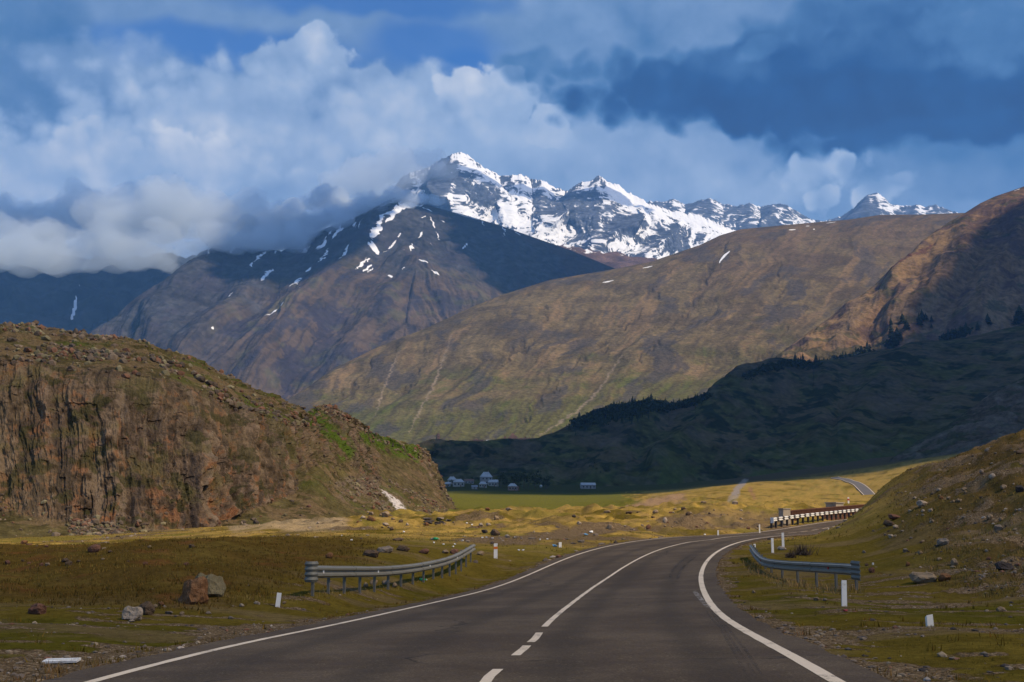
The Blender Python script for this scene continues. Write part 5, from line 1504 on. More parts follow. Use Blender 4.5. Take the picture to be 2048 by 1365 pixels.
NAMED = [
    (380, 1208, 54, 54, 'orange', 'rust orange angular boulder leaning against two lichened ones'),
    (404, 1190, 36, 42, 'lichen', 'rounded pale lichened boulder behind the rust orange one'),
    (426, 1196, 46, 46, 'lichen', 'craggy greenish lichened boulder right of the rust orange one'),
    (263, 1242, 44, 29, 'pale', 'smooth pale grey boulder on the left verge'),
    (290, 1230, 34, 25, 'brown', 'dark brown boulder tucked behind the pale grey one'),
    (70, 1229, 38, 21, 'red', 'reddish brown boulder alone at far left below the bank'),
    (320, 1213, 15, 9, 'orange', 'small orange stone left of the rust orange boulder'),
    (308, 1217, 12, 8, 'tan', 'small tan stone behind the dark brown boulder'),
    (336, 1229, 17, 6, 'grey', 'flat grey stone right of the pale grey boulder'),
    (363, 1231, 10, 8, 'tan', 'small yellowish stone below the rust orange boulder'),
    (415, 1229, 13, 5, 'grey', 'flat slate grey stone below the craggy lichened boulder'),
    (482, 1214, 13, 6, 'pale', 'flat pale stone halfway to the short white guide post'),
    (513, 1209, 13, 6, 'pale', 'pale stone just left of the short white guide post'),
    (461, 1239, 13, 6, 'grey', 'grey stone at the gravel edge left of the white line'),
    (568, 1208, 9, 5, 'tan', 'small tan stone right of the short white guide post'),
    (262, 1245, 14, 5, 'pale', 'thin pale slab at the foot of the pale grey boulder'),
    (740, 1114, 36, 14, 'brown', 'long dark brown rock above the left guardrail'),
    (770, 1106, 30, 13, 'grey', 'grey rock right of the long dark brown rock'),
    (806, 1103, 26, 12, 'brown', 'low brown rock in the grass behind the guardrail middle'),
    (848, 1108, 22, 10, 'red', 'reddish brown rock behind the guardrail'),
    (891, 1108, 14, 8, 'tan', 'tan stone behind the far part of the left guardrail'),
    (908, 1109, 18, 11, 'red', 'reddish stone hidden close behind the far guardrail beam'),
    (961, 1111, 15, 9, 'tan', 'tan stone between the guardrail end and the orange banded post'),
    (657, 1117, 15, 12, 'orange', 'orange stone above the near end of the left guardrail'),
    (795, 1082, 24, 6, 'brown', 'thin brown slab lying on the pasture'),
    (730, 1175, 13, 10, 'tan', 'leftmost tan stone under the left guardrail'),
    (747, 1171, 15, 11, 'tan', 'largest tan stone under the left guardrail'),
    (771, 1170, 16, 9, 'grey', 'greyish stone under the middle of the left guardrail'),
    (789, 1176, 11, 10, 'tan', 'rightmost tan stone under the left guardrail'),
    (185, 1106, 26, 17, 'red', 'reddish rock at the foot of the cliff scree'),
    (46, 1089, 15, 8, 'orange', 'orange stone at far left under the cliff'),
    (572, 1032, 15, 11, 'dark', 'dark stone on top of the pale spoil heap'),
    (556, 1030, 18, 11, 'grey', 'grey stone on top of the spoil heap left of the dark one'),
    (601, 1026, 13, 11, 'red', 'pinkish stone right of the spoil heap'),
    (741, 1043, 19, 10, 'orange', 'orange rock below the white scar of the cliff'),
    (771, 1035, 17, 12, 'tan', 'tan rock below the white scar of the cliff'),
    (770, 1053, 14, 7, 'pale', 'pale stone in front of the tan rock on the pasture'),
    (801, 1046, 9, 7, 'brown', 'small brown stone right of the tan rock on the pasture'),
    (975, 1022, 10, 7, 'orange', 'rust stone on the crest before the green field'),
    (993, 1041, 11, 9, 'tan', 'yellow tan rock on the crest right of the slate heap'),
    (1018, 1022, 17, 6, 'tan', 'low tan rock on the crest before the green field'),
    (990, 1072, 26, 14, 'brown', 'brown rock pile end above the orange banded post'),
    (968, 1067, 14, 8, 'dark', 'dark stone left of the brown rock above the orange banded post'),
    (1148, 1037, 8, 6, 'dark', 'black stone alone on the gold grass'),
    (1159, 1050, 9, 7, 'pale', 'pale stone on the gold grass beneath the black stone'),
    (1221, 1060, 14, 12, 'tan', 'tan rock in the rubble beyond the outer road edge'),
    (1297, 1059, 10, 10, 'red', 'reddish rock in the rubble left of the earth bank'),
    (1330, 1047, 10, 12, 'pale', 'pale upright rock at the left end of the earth bank'),
    (1311, 1029, 13, 8, 'tan', 'tan boulder below the eroded clay bank'),
    (1215, 1027, 14, 6, 'tan', 'flat tan rock at the right corner of the green field'),
    (1259, 1029, 14, 6, 'brown', 'brown rock at the foot of the eroded clay bank'),
    (1408, 1007, 12, 5, 'tan', 'tan stone on the slope above the earth bank'),
    (1471, 1010, 13, 8, 'pale', 'pale rock at the lower end of the dirt track'),
    (1377, 1032, 10, 8, 'brown', 'brown rock on top of the earth bank'),
    (1852, 1166, 54, 21, 'tan', 'big flat tan slab at the foot of the right hill'),
    (1893, 1163, 26, 16, 'orange', 'rust orange stone touching the big tan slab'),
    (2013, 1142, 34, 18, 'dark', 'dark grey rock near the right picture edge'),
    (2009, 1129, 15, 10, 'tan', 'tan stone on top of the dark grey rock'),
    (1848, 1013, 22, 13, 'pale', 'pale pink boulder high on the right hill'),
    (1986, 957, 15, 11, 'pale', 'bright pale stone near the top of the right hill'),
    (1930, 981, 13, 6, 'tan', 'flat tan stone below the hilltop'),
    (2008, 978, 15, 9, 'tan', 'tan stone right of the flat one below the hilltop'),
    (1981, 1038, 13, 9, 'tan', 'rounded tan stone in mid hillside'),
    (2003, 1043, 10, 8, 'tan', 'yellowish stone beside the rounded tan one in mid hillside'),
    (1999, 1064, 17, 15, 'grey', 'grey brown block below the rounded tan stone'),
    (1912, 1133, 14, 16, 'tan', 'upright tan stone above the big flat slab'),
    (1889, 1091, 27, 14, 'grey', 'pointed grey rock breaking through the turf of the right hill'),
    (1862, 1025, 9, 7, 'pale', 'right one of three pale pebbles under the pale pink boulder'),
    (1847, 1025, 9, 6, 'pale', 'upper left of three pale pebbles under the pale pink boulder'),
    (1847, 1033, 9, 5, 'tan', 'lowest of three pale pebbles under the pale pink boulder'),
    (1917, 1003, 9, 7, 'tan', 'right one of a row of tan stones below the flat one'),
    (1898, 999, 9, 7, 'tan', 'middle one of a row of tan stones below the flat one'),
    (1883, 999, 10, 7, 'orange', 'left orange one of a row of stones on the hill'),
    (1780, 1052, 24, 12, 'brown', 'brown rock at the left shoulder of the right hill'),
    (1792, 1039, 26, 10, 'red', 'long reddish rock above the brown one on the hill shoulder'),
    (1792, 1057, 11, 8, 'pale', 'pale stone below the brown rock on the hill shoulder'),
    (1964, 948, 11, 8, 'grey', 'grey stone near the skyline of the right hill'),
    (2044, 908, 20, 10, 'brown', 'brown rock at the upper right picture edge of the hill'),
    (2043, 986, 18, 15, 'dark', 'dark hollowed rock at the right picture edge'),
    (1812, 1105, 10, 8, 'grey', 'grey stone in the red soil above the guardrail terminal'),
    (1842, 1109, 11, 7, 'tan', 'tan stone in the red soil left of the pointed grey rock'),
    (1817, 1133, 10, 9, 'orange', 'orange stone behind the guardrail terminal'),
    (2003, 1224, 18, 10, 'tan', 'tan stone in the grass right of the marker stub'),
    (1634, 1202, 12, 7, 'tan', 'yellowish stone in front of the right guardrail'),
    (1651, 1203, 10, 6, 'grey', 'grey stone beside the yellowish one in front of the right guardrail'),
    (1508, 1187, 9, 6, 'tan', 'lone tan pebble near the inner road edge'),
    (1565, 1101, 18, 8, 'pale', 'pale rock at the foot of the two white guide posts'),
    (1745, 1146, 12, 12, 'red', 'red stone just right of the guardrail terminal'),
]
for a_ in NAMED:
    rock(*a_)

GROUPS = [
    # (count, photo-plane box, size range px, colours, label, group)
    (26, (1760, 930, 2048, 1080), (5, 11), ('tan', 'pale', 'grey', 'brown', 'tan'), '{} stone half sunk in the upper slope of the right hill', 'stones in the upper right slope'),
    (20, (1720, 1050, 2048, 1150), (5, 12), ('tan', 'pale', 'grey', 'brown', 'red'), '{} stone half sunk in the lower slope of the right hill', 'stones in the lower right slope'),
    (28, (540, 1020, 1000, 1062), (5, 11), ('tan', 'orange', 'tan', 'pale', 'brown'), '{} stone in the rubble strewn along the foot of the cliff', 'rubble under the cliff'),
    (24, (1240, 1020, 1540, 1062), (5, 11), ('tan', 'tan', 'brown', 'pale', 'red'), '{} stone sticking out of the earth bank beyond the bend', 'stones of the earth bank'),
    (18, (0, 1090, 420, 1135), (7, 15), ('red', 'brown', 'orange', 'tan', 'brown'), '{} stone along the crest of the dark left bank', 'stones on the left bank'),
    (16, (850, 1040, 900, 1052), (10, 20), ('dark', 'dark', 'grey', 'dark', 'dark'), '{} slab in the heap of slate on the pasture', 'slate heap on the pasture'),
]
CN = {'tan': 'tan', 'pale': 'pale', 'grey': 'grey', 'brown': 'brown', 'red': 'reddish', 'orange': 'orange', 'dark': 'dark'}
for n, (x0, y0, x1, y1), (a, b_), cs_, lb, gp in GROUPS:
    done = 0
    while done < n:
        px, py = rk.uniform(x0, x1), rk.uniform(y0, y1)
        if px > 1700 and py < 1030 - (px - 1700) * .36 + 14: continue
        c = rk.choice(cs_); w = a + (b_ - a) * rk.random() ** 2
        rock(px, py, w, w * (rk.uniform(.5, .8) if 'slate' not in gp else .3), c, lb.format(CN[c]), 'stone', gp + ', ' + CN[c], name='stone'); done += 1
# ================================================================== village, ruins, trees
BARK = simple_mat('bark', (.07, .05, .035), .95, scale=3)
def leaf_mat(name, c1, c2):
    m, nt, b = new_mat(name); v = objvec()
    setc(b, mixc(noise(v, 1.3, 4, .65), c1, c2)); b.inputs['Roughness'].default_value = .9; b.inputs['Specular IOR Level'].default_value = .1
    return m
NEEDLE = leaf_mat('needles', (.012, .020, .010), (.030, .042, .018))
LEAF = leaf_mat('leaves', (.022, .030, .012), (.048, .055, .020))
SCRUB = leaf_mat('bare_scrub', (.035, .030, .020), (.060, .050, .028))


def conifer_mesh(seed, h=11.0, w=2.4):
    rg = np.random.default_rng(seed); mb = MB(); nl = 9
    for k in range(nl):
        t = k / (nl - 1); z = h * (.10 + .86 * t); R = w * (1 - t) ** .8 * rg.uniform(.8, 1.15) + .12; nb = 9 if k < 6 else 6; a0 = rg.uniform(0, 6.28)
        for b in range(nb):                                   # one drooping bough: two leaf planes, folded
            a = a0 + b * 6.283 / nb + rg.uniform(-.25, .25); r = R * rg.uniform(.65, 1.15); wd = .42 * R + .12; dz = -h * .07 * rg.uniform(.5, 1.5)
            ca, sa = math.cos(a), math.sin(a); pz = z + rg.uniform(-.25, .25)
            mb.add([(0, 0, pz + .06 * h), (ca * r * .6 - sa * wd, sa * r * .6 + ca * wd, pz + dz * .35), (ca * r, sa * r, pz + dz), (ca * r * .6 + sa * wd, sa * r * .6 - ca * wd, pz + dz * .35), (ca * r * .55, sa * r * .55, pz + .25)],
                   [(0, 1, 4), (1, 2, 4), (2, 3, 4), (3, 0, 4)])
    return mb.mesh('crown', NEEDLE)


def trunk_mesh(h, r):
    mb = MB(); n = 6
    v = [(math.cos(k * 6.283 / n) * r, math.sin(k * 6.283 / n) * r, -.6) for k in range(n)] + [(math.cos(k * 6.283 / n) * r * .25, math.sin(k * 6.283 / n) * r * .25, h) for k in range(n)]
    return mb.add(v, [(k, (k + 1) % n, n + (k + 1) % n, n + k) for k in range(n)] + [tuple(range(n, 2 * n))]).mesh('trunk', BARK)


def broad_mesh(seed, h=8.0, w=3.0, mat=None, n=170, name='crown'):
    rg = np.random.default_rng(seed); mb = MB()
    lobes = [(rg.normal(0, w * .4, 2), rg.uniform(.35, .85) * h, rg.uniform(.35, .6) * w) for _ in range(7)]
    for k in range(n):
        c, z, r = lobes[rg.integers(7)]; d = rg.normal(size=3); d /= np.linalg.norm(d); q = np.array([c[0], c[1], z]) + d * r * rg.uniform(.6, 1.1)
        s = rg.uniform(.25, .6) * w * .28; t = np.cross(d, rg.normal(size=3)); t /= np.linalg.norm(t) + 1e-6; b = np.cross(d, t)
        mb.add([q - t * s, q + b * s + d * s * .3, q + t * s, q - b * s + d * s * .2], [(0, 1, 2, 3)])
    return mb.mesh(name, mat or LEAF)


CON = [(conifer_mesh(700 + k, 11, 2.2 + .25 * k), trunk_mesh(8.5, .18)) for k in range(4)]
BRO = [(broad_mesh(720 + k, 8, 3.0), trunk_mesh(5, .22)) for k in range(3)]
tr_ = random.Random(9)


def tree(kind, p, hgt, label, group):
    cr, tk = (CON if kind == 'conifer' else BRO)[tr_.randrange(4 if kind == 'conifer' else 3)]
    if group: tall = tr_.random() < .5; hgt *= tr_.uniform(1.0, 1.4) if tall else tr_.uniform(.5, .85); label = ('tall ' if tall else 'short ') + label; group = ('tall ' if tall else 'short ') + group
    k = hgt / (11.0 if kind == 'conifer' else 9.0)
    o = thing('pine_tree' if kind == 'conifer' else 'broadleaf_tree', label, 'tree', tuple(float(q) for q in p), tr_.uniform(0, 6.28), group)
    link('crown', cr, o); link('trunk', tk, o); o.scale = (k * tr_.uniform(1.0, 1.5), k * tr_.uniform(1.0, 1.5), k)
    return o


HG, HQ = HILL_G.reshape(-1, 3), HILL_Q.reshape(-1, 2)
_vis = np.repeat(HILL_V <= 2.02, HILL_G.shape[1])
HG, HQ = HG[_vis], proj(HG[_vis])
RG_, RQ_ = RM_G[:261].reshape(-1, 3), proj(RM_G[:261].reshape(-1, 3))


def at_hill(px, py, G=None, Q=None):
    G = HG if G is None else G; Q = HQ if Q is None else Q
    d = ((Q - (px, py)) ** 2).sum(1); return G[np.argmin(d)]


ci = np.where(np.abs(HILL_V - 2.0) < 1e-6)[0]
crest_row = HILL_G[int(np.argmin(np.abs(HILL_V - 2.0)))]; crest_px = proj(crest_row)
def at_crest(px, down=0.0):
    k = int(np.argmin(np.abs(crest_px[:, 0] - px))); p = crest_row[k].copy(); return p

# pines along the ridge line, seen against the mountain
for lo, hi, n, lb, gp in ((1128, 1232, 36, 'dark pine in the lower left row along the ridge of the shaded hill', 'pines on the lower ridge'),
                          (1226, 1336, 60, 'dark pine in the dense middle stand on the shaded ridge', 'pines on the middle ridge'),
                          (1338, 1418, 22, 'dark pine in the low stand right of the ridge dip', 'pines right of the dip'),
                          (1492, 1640, 60, 'dark pine on the highest knoll of the shaded hill', 'pines on the knoll')):
    for k in range(n):
        px = lo + (hi - lo) * (k + tr_.random()) / n; p = at_crest(px); s = p[1] / F
        j = tr_.random(); p = p - np.array([0, tr_.uniform(0, 30), 0]); p[2] -= 1.0 + tr_.uniform(0, 7)
        tree('conifer', p, s * tr_.uniform(11, 17), lb, gp)
for n, box, lb, gp in ((44, [(1140, 868), (1290, 822), (1235, 850), (1300, 830)], 'dark pine just below the ridge in the middle stand', 'pines below the middle ridge'),
                       (14, [(1185, 935), (1205, 932), (1216, 938), (1190, 942)], 'dark bushy tree in the small clump above the barn', 'trees above the barn')):
    for k in range(n):
        t = tr_.random() * 2.999; a, b = box[int(t)], box[int(t) + 1]; t -= int(t)
        p = at_hill(a[0] + (b[0] - a[0]) * t + tr_.uniform(-8, 8), a[1] + (b[1] - a[1]) * t + tr_.uniform(-5, 8)); s = p[1] / F
        tree('conifer' if 'pine' in lb else 'broad', p - np.array([0, 0, .8]), s * tr_.uniform(8, 14), lb, gp)
for px, py, hp, lb in ((1788, 690, 26, 'lowest pine of the tight clump on the right mountain'), (1783, 672, 24, 'left pine of the tight clump on the right mountain'), (1794, 678, 26, 'right pine of the tight clump on the right mountain'), (1782, 650, 16, 'small lone pine above the tight clump on the right mountain'),
                       (1805, 646, 22, 'left pine of the pair right of the tight clump'), (1813, 656, 20, 'right pine of the pair right of the tight clump'), (1838, 650, 26, 'tall pine left in the upper trio on the right mountain'), (1845, 642, 24, 'middle pine of the upper trio on the right mountain'), (1852, 640, 16, 'small right pine of the upper trio on the right mountain'),
                       (1864, 644, 14, 'slim lone pine right of the upper trio'), (1864, 656, 10, 'tiny pine below the slim lone pine'), (1977, 648, 24, 'dark lone pine in the cloud shadow at right'), (1956, 660, 18, 'slim pine left of the dark lone one in the shadow'), (2041, 645, 36, 'tall dark pine at the right picture edge'), (2034, 650, 26, 'shorter pine beside the tall one at the right picture edge')):
    p = at_hill(px, py, RG_, RQ_); s = p[1] / F; o = tree('conifer', p - np.array([0, 0, 1.0]), s * hp, lb, None); o.scale[0] *= 1.5; o.scale[1] *= 1.5
for n, pts, lb, gp in ((20, [(1886, 684), (1905, 676), (1925, 668), (1938, 660)], 'dark pine in the slanting stand on the shaded right mountain', 'pines of the slanting stand'), (26, [(1660, 722), (1700, 718), (1725, 708), (1742, 698)], 'dark pine in the stand right of the knoll', 'pines right of the knoll')):
    for k in range(n):
        t = tr_.random() * 2.999; a, b = pts[int(t)], pts[int(t) + 1]; t -= int(t)
        p = at_hill(a[0] + (b[0] - a[0]) * t, a[1] + (b[1] - a[1]) * t + tr_.uniform(-5, 6), RG_, RQ_); s = p[1] / F
        tree('conifer', p - np.array([0, 0, 1.0]), s * tr_.uniform(12, 20), lb, gp)
for k in range(16):
    px = tr_.uniform(1000, 1112); D = tr_.uniform(1010, 1140); q = P(px, 975, D); q[2] = gz1(q[0], q[1])
    tree('broad', q, D / F * tr_.uniform(16, 32), 'dark leafy tree in the grove right of the village', 'trees of the village grove')
for k, px in enumerate((905, 925, 948, 962, 1000)):
    D = 1090 + 20 * k; q = P(px, 975, D); q[2] = gz1(q[0], q[1]); tree('broad', q, D / F * tr_.uniform(12, 18), 'dark leafy tree between the village houses', 'trees between the houses')

# undergrowth that closes the stands: nobody could count it
def thicket(name, lines, n, G_, Q_, seed, hmin, hmax):
    rg = np.random.default_rng(seed); V, Fc = [], []; b0_ = 0
    for k in range(n):
        pts, spread_ = lines[rg.integers(len(lines))]; t = rg.random() * (len(pts) - 1.001); i = int(t); t -= i
        px = pts[i][0] + (pts[i + 1][0] - pts[i][0]) * t + rg.normal(0, spread_ * .6); py = pts[i][1] + (pts[i + 1][1] - pts[i][1]) * t + abs(rg.normal(0, spread_))
        p = at_hill(px, py, G_, Q_); s = p[1] / F; h = s * rg.uniform(hmin, hmax); m_ = 16
        c = p + np.stack([rg.normal(0, h * .35, m_), rg.normal(0, h * .35, m_), rg.uniform(0, h, m_) - .3], 1)
        d = rg.normal(size=(m_, 3)); d /= np.linalg.norm(d, axis=1, keepdims=True); e = np.cross(d, rg.normal(size=(m_, 3))); e /= np.linalg.norm(e, axis=1, keepdims=True); g = np.cross(d, e); r = (h * rg.uniform(.18, .36, m_))[:, None]
        V.append(np.stack([c - e * r, c + g * r, c + e * r, c - g * r], 1).reshape(-1, 3)); Fc.append(np.arange(m_ * 4).reshape(m_, 4) + b0_); b0_ += m_ * 4
    return link(name, mesh_from(name, np.concatenate(V), np.concatenate(Fc), False, (NEEDLE,)), kind='stuff')


def cy(px): return float(np.interp(px, crest_px[:, 0], crest_px[:, 1]))
thicket('undergrowth', [([(x, cy(x) + 1) for x in (1150, 1190, 1230)], 3), ([(x, cy(x) + 1) for x in (1225, 1260, 1300, 1330)], 6), ([(x, cy(x) + 1) for x in (1225, 1260, 1300, 1330)], 6), ([(x, cy(x) + 1) for x in (1338, 1380, 1418)], 3), ([(x, cy(x) + 1) for x in (1490, 1540, 1580, 1635)], 4),
                        ([(1180, 846), (1240, 832), (1290, 818)], 5)], 1150, HG, HQ, 801, 5, 11)
thicket('scrub', [([(1660, 722), (1700, 716), (1742, 698)], 7), ([(1884, 682), (1938, 660)], 5), ([(1780, 690), (1796, 672)], 6), ([(1760, 800), (1900, 740), (2040, 690)], 40)], 420, RG_, RQ_, 803, 5, 11)

# ------------------------------------------------------------------ houses
WALLS = {'white': simple_mat('white_render', (.30, .27, .23), .9, scale=.8, dirt=(.3, .26, .22), dscale=.5), 'brown': simple_mat('brown_masonry', (.24, .15, .12), .9, scale=.8), 'grey': simple_mat('grey_masonry', (.26, .24, .23), .9, scale=.8)}
ROOFS = {'pale': simple_mat('zinc_roof', (.38, .38, .38), .6, .0, scale=.6, dirt=(.24, .22, .20), dscale=.5), 'rust': simple_mat('rusted_roof', (.16, .085, .06), .8, scale=.7), 'grey': simple_mat('slate_roof', (.22, .22, .24), .8, scale=.7)}
PANE = simple_mat('dark_pane', (.02, .025, .03), .2, spec=.5)
FRAME = simple_mat('window_frame', (.35, .32, .28), .7)


def house(label, px, D, wpx, hpx, wall, roof, hip=False, rot=0.0, cat='house', floors=1, nwin=3):
    q = P(px, 975, D); q[2] = gz1(q[0], q[1]); s = D / F; L = wpx * s; W = L * .62; H = hpx * s * .62; RH = hpx * s * .42
    o = thing('house' if cat == 'house' else 'barn', label, cat, (float(q[0]), float(q[1]), float(q[2]) - .3), rot)
    link('wall', MB().box((0, 0, H / 2), (L, W, H)).mesh('wall', WALLS[wall]), o)
    e = .35; x, y = L / 2 + e, W / 2 + e; rx = x * (.45 if hip else 1.0)
    v = [(-x, -y, H + .02), (x, -y, H + .02), (x, y, H + .02), (-x, y, H + .02), (-rx, 0, H + RH), (rx, 0, H + RH)]
    link('roof', mesh_from('roof', v, [(0, 1, 5, 4), (2, 3, 4, 5), (1, 2, 5), (3, 0, 4), (3, 2, 1, 0)], False, (ROOFS[roof],)), o)
    for k in range(nwin):
        for fl in range(floors):
            wx = -L / 2 + L * (k + .5) / nwin; wz = H * ((fl + .55) / floors); ww, wh = min(1.3, L / nwin * .5), H / floors * .42
            f_ = link('window', MB().box((wx, -W / 2 - .03, wz), (ww + .2, .08, wh + .2)).mesh('window', FRAME), o)
            link('pane', MB().box((wx, -W / 2 - .08, wz), (ww, .04, wh)).mesh('pane', PANE), f_)
    link('door', MB().box((L * .5 / nwin + .1, -W / 2 - .04, 1.0), (.95, .07, 2.0)).mesh('door', ROOFS['rust']), o)
    if cat == 'house': link('chimney', MB().box((L * .22, W * .12, H + RH * .75), (.6, .6, RH)).mesh('chimney', WALLS['brown']), o)
    return o


house('white house with a pale hipped roof at the left end of the village', 904, 1110, 16, 15, 'white', 'pale', True, .2)
house('low grey house at the cliff edge of the village', 893, 1060, 15, 9, 'grey', 'pale', False, -.1)
house('wide white house with a pale rounded roof in the left village', 917, 1050, 22, 15, 'white', 'pale', True, .1)
house('long low house with a rusty roof in the middle of the village', 938, 1120, 18, 9, 'grey', 'rust', False, .1)
house('tall two storey house with stacked pale roofs', 972, 1130, 22, 24, 'grey', 'pale', True, .25, floors=2)
house('white house with a pale roof right of the tall one', 987, 1080, 18, 13, 'white', 'pale', False, -.2)
house('small white house in front of the tall one', 966, 1030, 15, 12, 'white', 'pale', True, 0)
house('small pale shed at the lower edge of the village', 949, 985, 11, 8, 'white', 'grey', False, .1, nwin=1)
house('brown hut with a pale roof down by the field edge', 1025, 960, 17, 14, 'brown', 'pale', True, .15)
house('little dark outbuilding right of the brown hut', 1033, 970, 8, 8, 'brown', 'rust', False, 0, nwin=1)
b_ = house('long barn with a bright pale roof alone on the meadow', 1176, 1075, 28, 12, 'grey', 'pale', False, .12, 'barn', nwin=4)
# round white tank
q = P(1082, 975, 1060); q[2] = gz1(q[0], q[1]); t = thing('tank', 'small round white tank between the grove and the barn', 'tank', tuple(float(k) for k in q))
v, f = icos(1.3, 2); v = v + np.array([0, 0, 2.2]); link('vessel', mesh_from('vessel', v, f, True, (WHITE,)), t)
for sx_ in (-.7, .7):
    for sy_ in (-.7, .7): link('leg', MB().box((sx_, sy_, .7), (.16, .16, 1.5)).mesh('leg', GALV2), t)

# ------------------------------------------------------------------ watchtower and ruined fort on the plateau
STONE = simple_mat('old_masonry', (.20, .115, .085), .95, scale=.5, bmp=.1, dirt=(.12, .085, .07), dscale=.3)
p = at_crest(877); s = p[1] / F
t = thing('watchtower', 'slender square stone watchtower on the plateau edge', 'tower', (float(p[0]), float(p[1]) - 4, float(p[2]) - 1.5), .5)
H = 21 * s
link('shaft', MB().box((0, 0, H * .4), (7.2 * s, 7.2 * s, H * .8), None, .74).mesh('shaft', STONE), t)
link('parapet', MB().box((0, 0, H * .82), (6.0 * s, 6.0 * s, H * .05)).mesh('parapet', STONE), t)
for k in range(4): link('roof_step', MB().box((0, 0, H * (.86 + .04 * k)), ((4.8 - 1.15 * k) * s,) * 2 + (H * .045,)).mesh('roof_step', STONE), t)
for k in range(3): link('window', MB().box((0, -3.4 * s + .12 * k * s, H * (.25 + .2 * k)), (.5, .4, 1.0)).mesh('window', PANE), t)
p = at_crest(1030); s = p[1] / F
t = thing('ruined_fort', 'ruined brown stone fort with a broken keep on the plateau', 'ruin', (float(p[0]), float(p[1]) - 6, float(p[2]) - 1.5), .08)
link('curtain_wall', MB().box((8 * s, 0, 4.5 * s), (44 * s, 3, 9 * s)).mesh('curtain_wall', STONE), t)
for k, (x, h) in enumerate(((-12, 3), (-6, 2), (2, 2.6), (12, 1.6), (20, 3.2), (28, 1.8))): link('merlon', MB().box((x * s, 0, (9 + h / 2) * s), (4.5 * s, 2.6, h * s), None, .8).mesh('merlon', STONE), t)
kp = MB(); kp.box((-3 * s, 8, 8 * s), (20 * s, 10, 15 * s), None, .62); kp.box((-4 * s, 8, 17.5 * s), (8 * s, 6, 5 * s), None, .55)
link('keep', kp.mesh('keep', STONE), t)
link('turret', MB().box((-20 * s, 2, 6.5 * s), (4.5 * s, 5, 13 * s), None, .8).mesh('turret', STONE), t)
p = at_crest(956); t = thing('ruined_house', 'low crumbled stone house between the watchtower and the fort', 'ruin', (float(p[0]), float(p[1]) - 4, float(p[2]) - 1))
link('wall', MB().box((0, 0, 2.6 * s), (20 * s, 6, 5.2 * s)).mesh('wall', STONE), t); link('gable', MB().box((-4 * s, 0, 6.4 * s), (8 * s, 5, 2.6 * s), None, .3).mesh('gable', STONE), t)
p = at_crest(982); t = thing('house', 'long house with a pale blue roof left of the ruined fort', 'house', (float(p[0]), float(p[1]) - 4, float(p[2]) - 1))
link('wall', MB().box((0, 0, 1.6 * s), (18 * s, 6, 3.2 * s)).mesh('wall', WALLS['grey']), t)
link('roof', mesh_from('roof', [(-9.5 * s, -3.6, 3.2 * s), (9.5 * s, -3.6, 3.2 * s), (9.5 * s, 3.6, 3.2 * s), (-9.5 * s, 3.6, 3.2 * s), (-9.5 * s, 0, 5.2 * s), (9.5 * s, 0, 5.2 * s)], [(0, 1, 5, 4), (2, 3, 4, 5), (1, 2, 5), (3, 0, 4), (3, 2, 1, 0)], False, (ROOFS['pale'],)), t)

# ------------------------------------------------------------------ far road climbing the slope
fr_px = [(1738, 1006, 1758, 1003, 540), (1724, 996, 1748, 996, 585), (1706, 983, 1728, 985, 640), (1688, 971, 1706, 972, 710), (1668, 959, 1686, 960, 770), (1661, 955, 1678, 955, 800)]
L_, R_ = [], []
for x0, y0, x1, y1, D in fr_px:
    a = P(x0, y0, D); b = P(x1, y1, D * 1.004); z = max(gz1(a[0], a[1]), gz1(b[0], b[1])) + .25; a[2] = b[2] = z; L_.append(a); R_.append(b)
L_, _ = path_sample(L_, 40); R_, _ = path_sample(R_, 40)
V = np.stack([L_, L_ * .25 + R_ * .75, R_], 1)
g_ = gmesh(V[..., 0], V[..., 1]); V[..., 2] = np.maximum(V[..., 2], g_ + .12)
def rib(a, b, up):
    """strip of the far road between two fractions of its width, laid on the slope"""
    q = np.stack([L_ + (R_ - L_) * a, L_ + (R_ - L_) * b], 1)
    e = np.stack([gmesh(L_[:, 0], L_[:, 1]), gmesh(R_[:, 0], R_[:, 1]), gmesh((L_[:, 0] + R_[:, 0]) / 2, (L_[:, 1] + R_[:, 1]) / 2)], 1)
    e[:, 2] = np.maximum(0, e[:, 2] - (e[:, 0] + e[:, 1]) / 2)
    for k in range(3): e[2:-2, k] = np.convolve(e[:, k], np.ones(5) / 5, 'valid')
    for k, fr_ in enumerate((a, b)): q[:, k, 2] = e[:, 0] * (1 - fr_) + e[:, 1] * fr_ + e[:, 2] + .35 + up
    return q


FARASPH = simple_mat('worn_asphalt', (.115, .10, .088), .8, scale=.3)
W_ = rib(0, 1, .0); WD = W_.copy(); WD[..., 2] -= .9
vv_ = np.concatenate([W_.reshape(-1, 3), WD.reshape(-1, 3)]); n = 40
fs = grid_faces(n, 2).tolist() + [(2 * i, 2 * n + 2 * i, 2 * n + 2 * i + 2, 2 * i + 2) for i in range(n - 1)] + [(2 * i + 1, 2 * i + 3, 2 * n + 2 * i + 3, 2 * n + 2 * i + 1) for i in range(n - 1)]
fro = link('far_road', mesh_from('far_road', vv_, np.array(fs)[:, ::-1], False, (FARASPH,)), kind='structure')
for a, b in ((.04, .085), (.91, .955)): link('edge_line', mesh_from('edge_line', rib(a, b, .02).reshape(-1, 3), grid_faces(n, 2)[:, ::-1], False, (PAINT,)), fro)
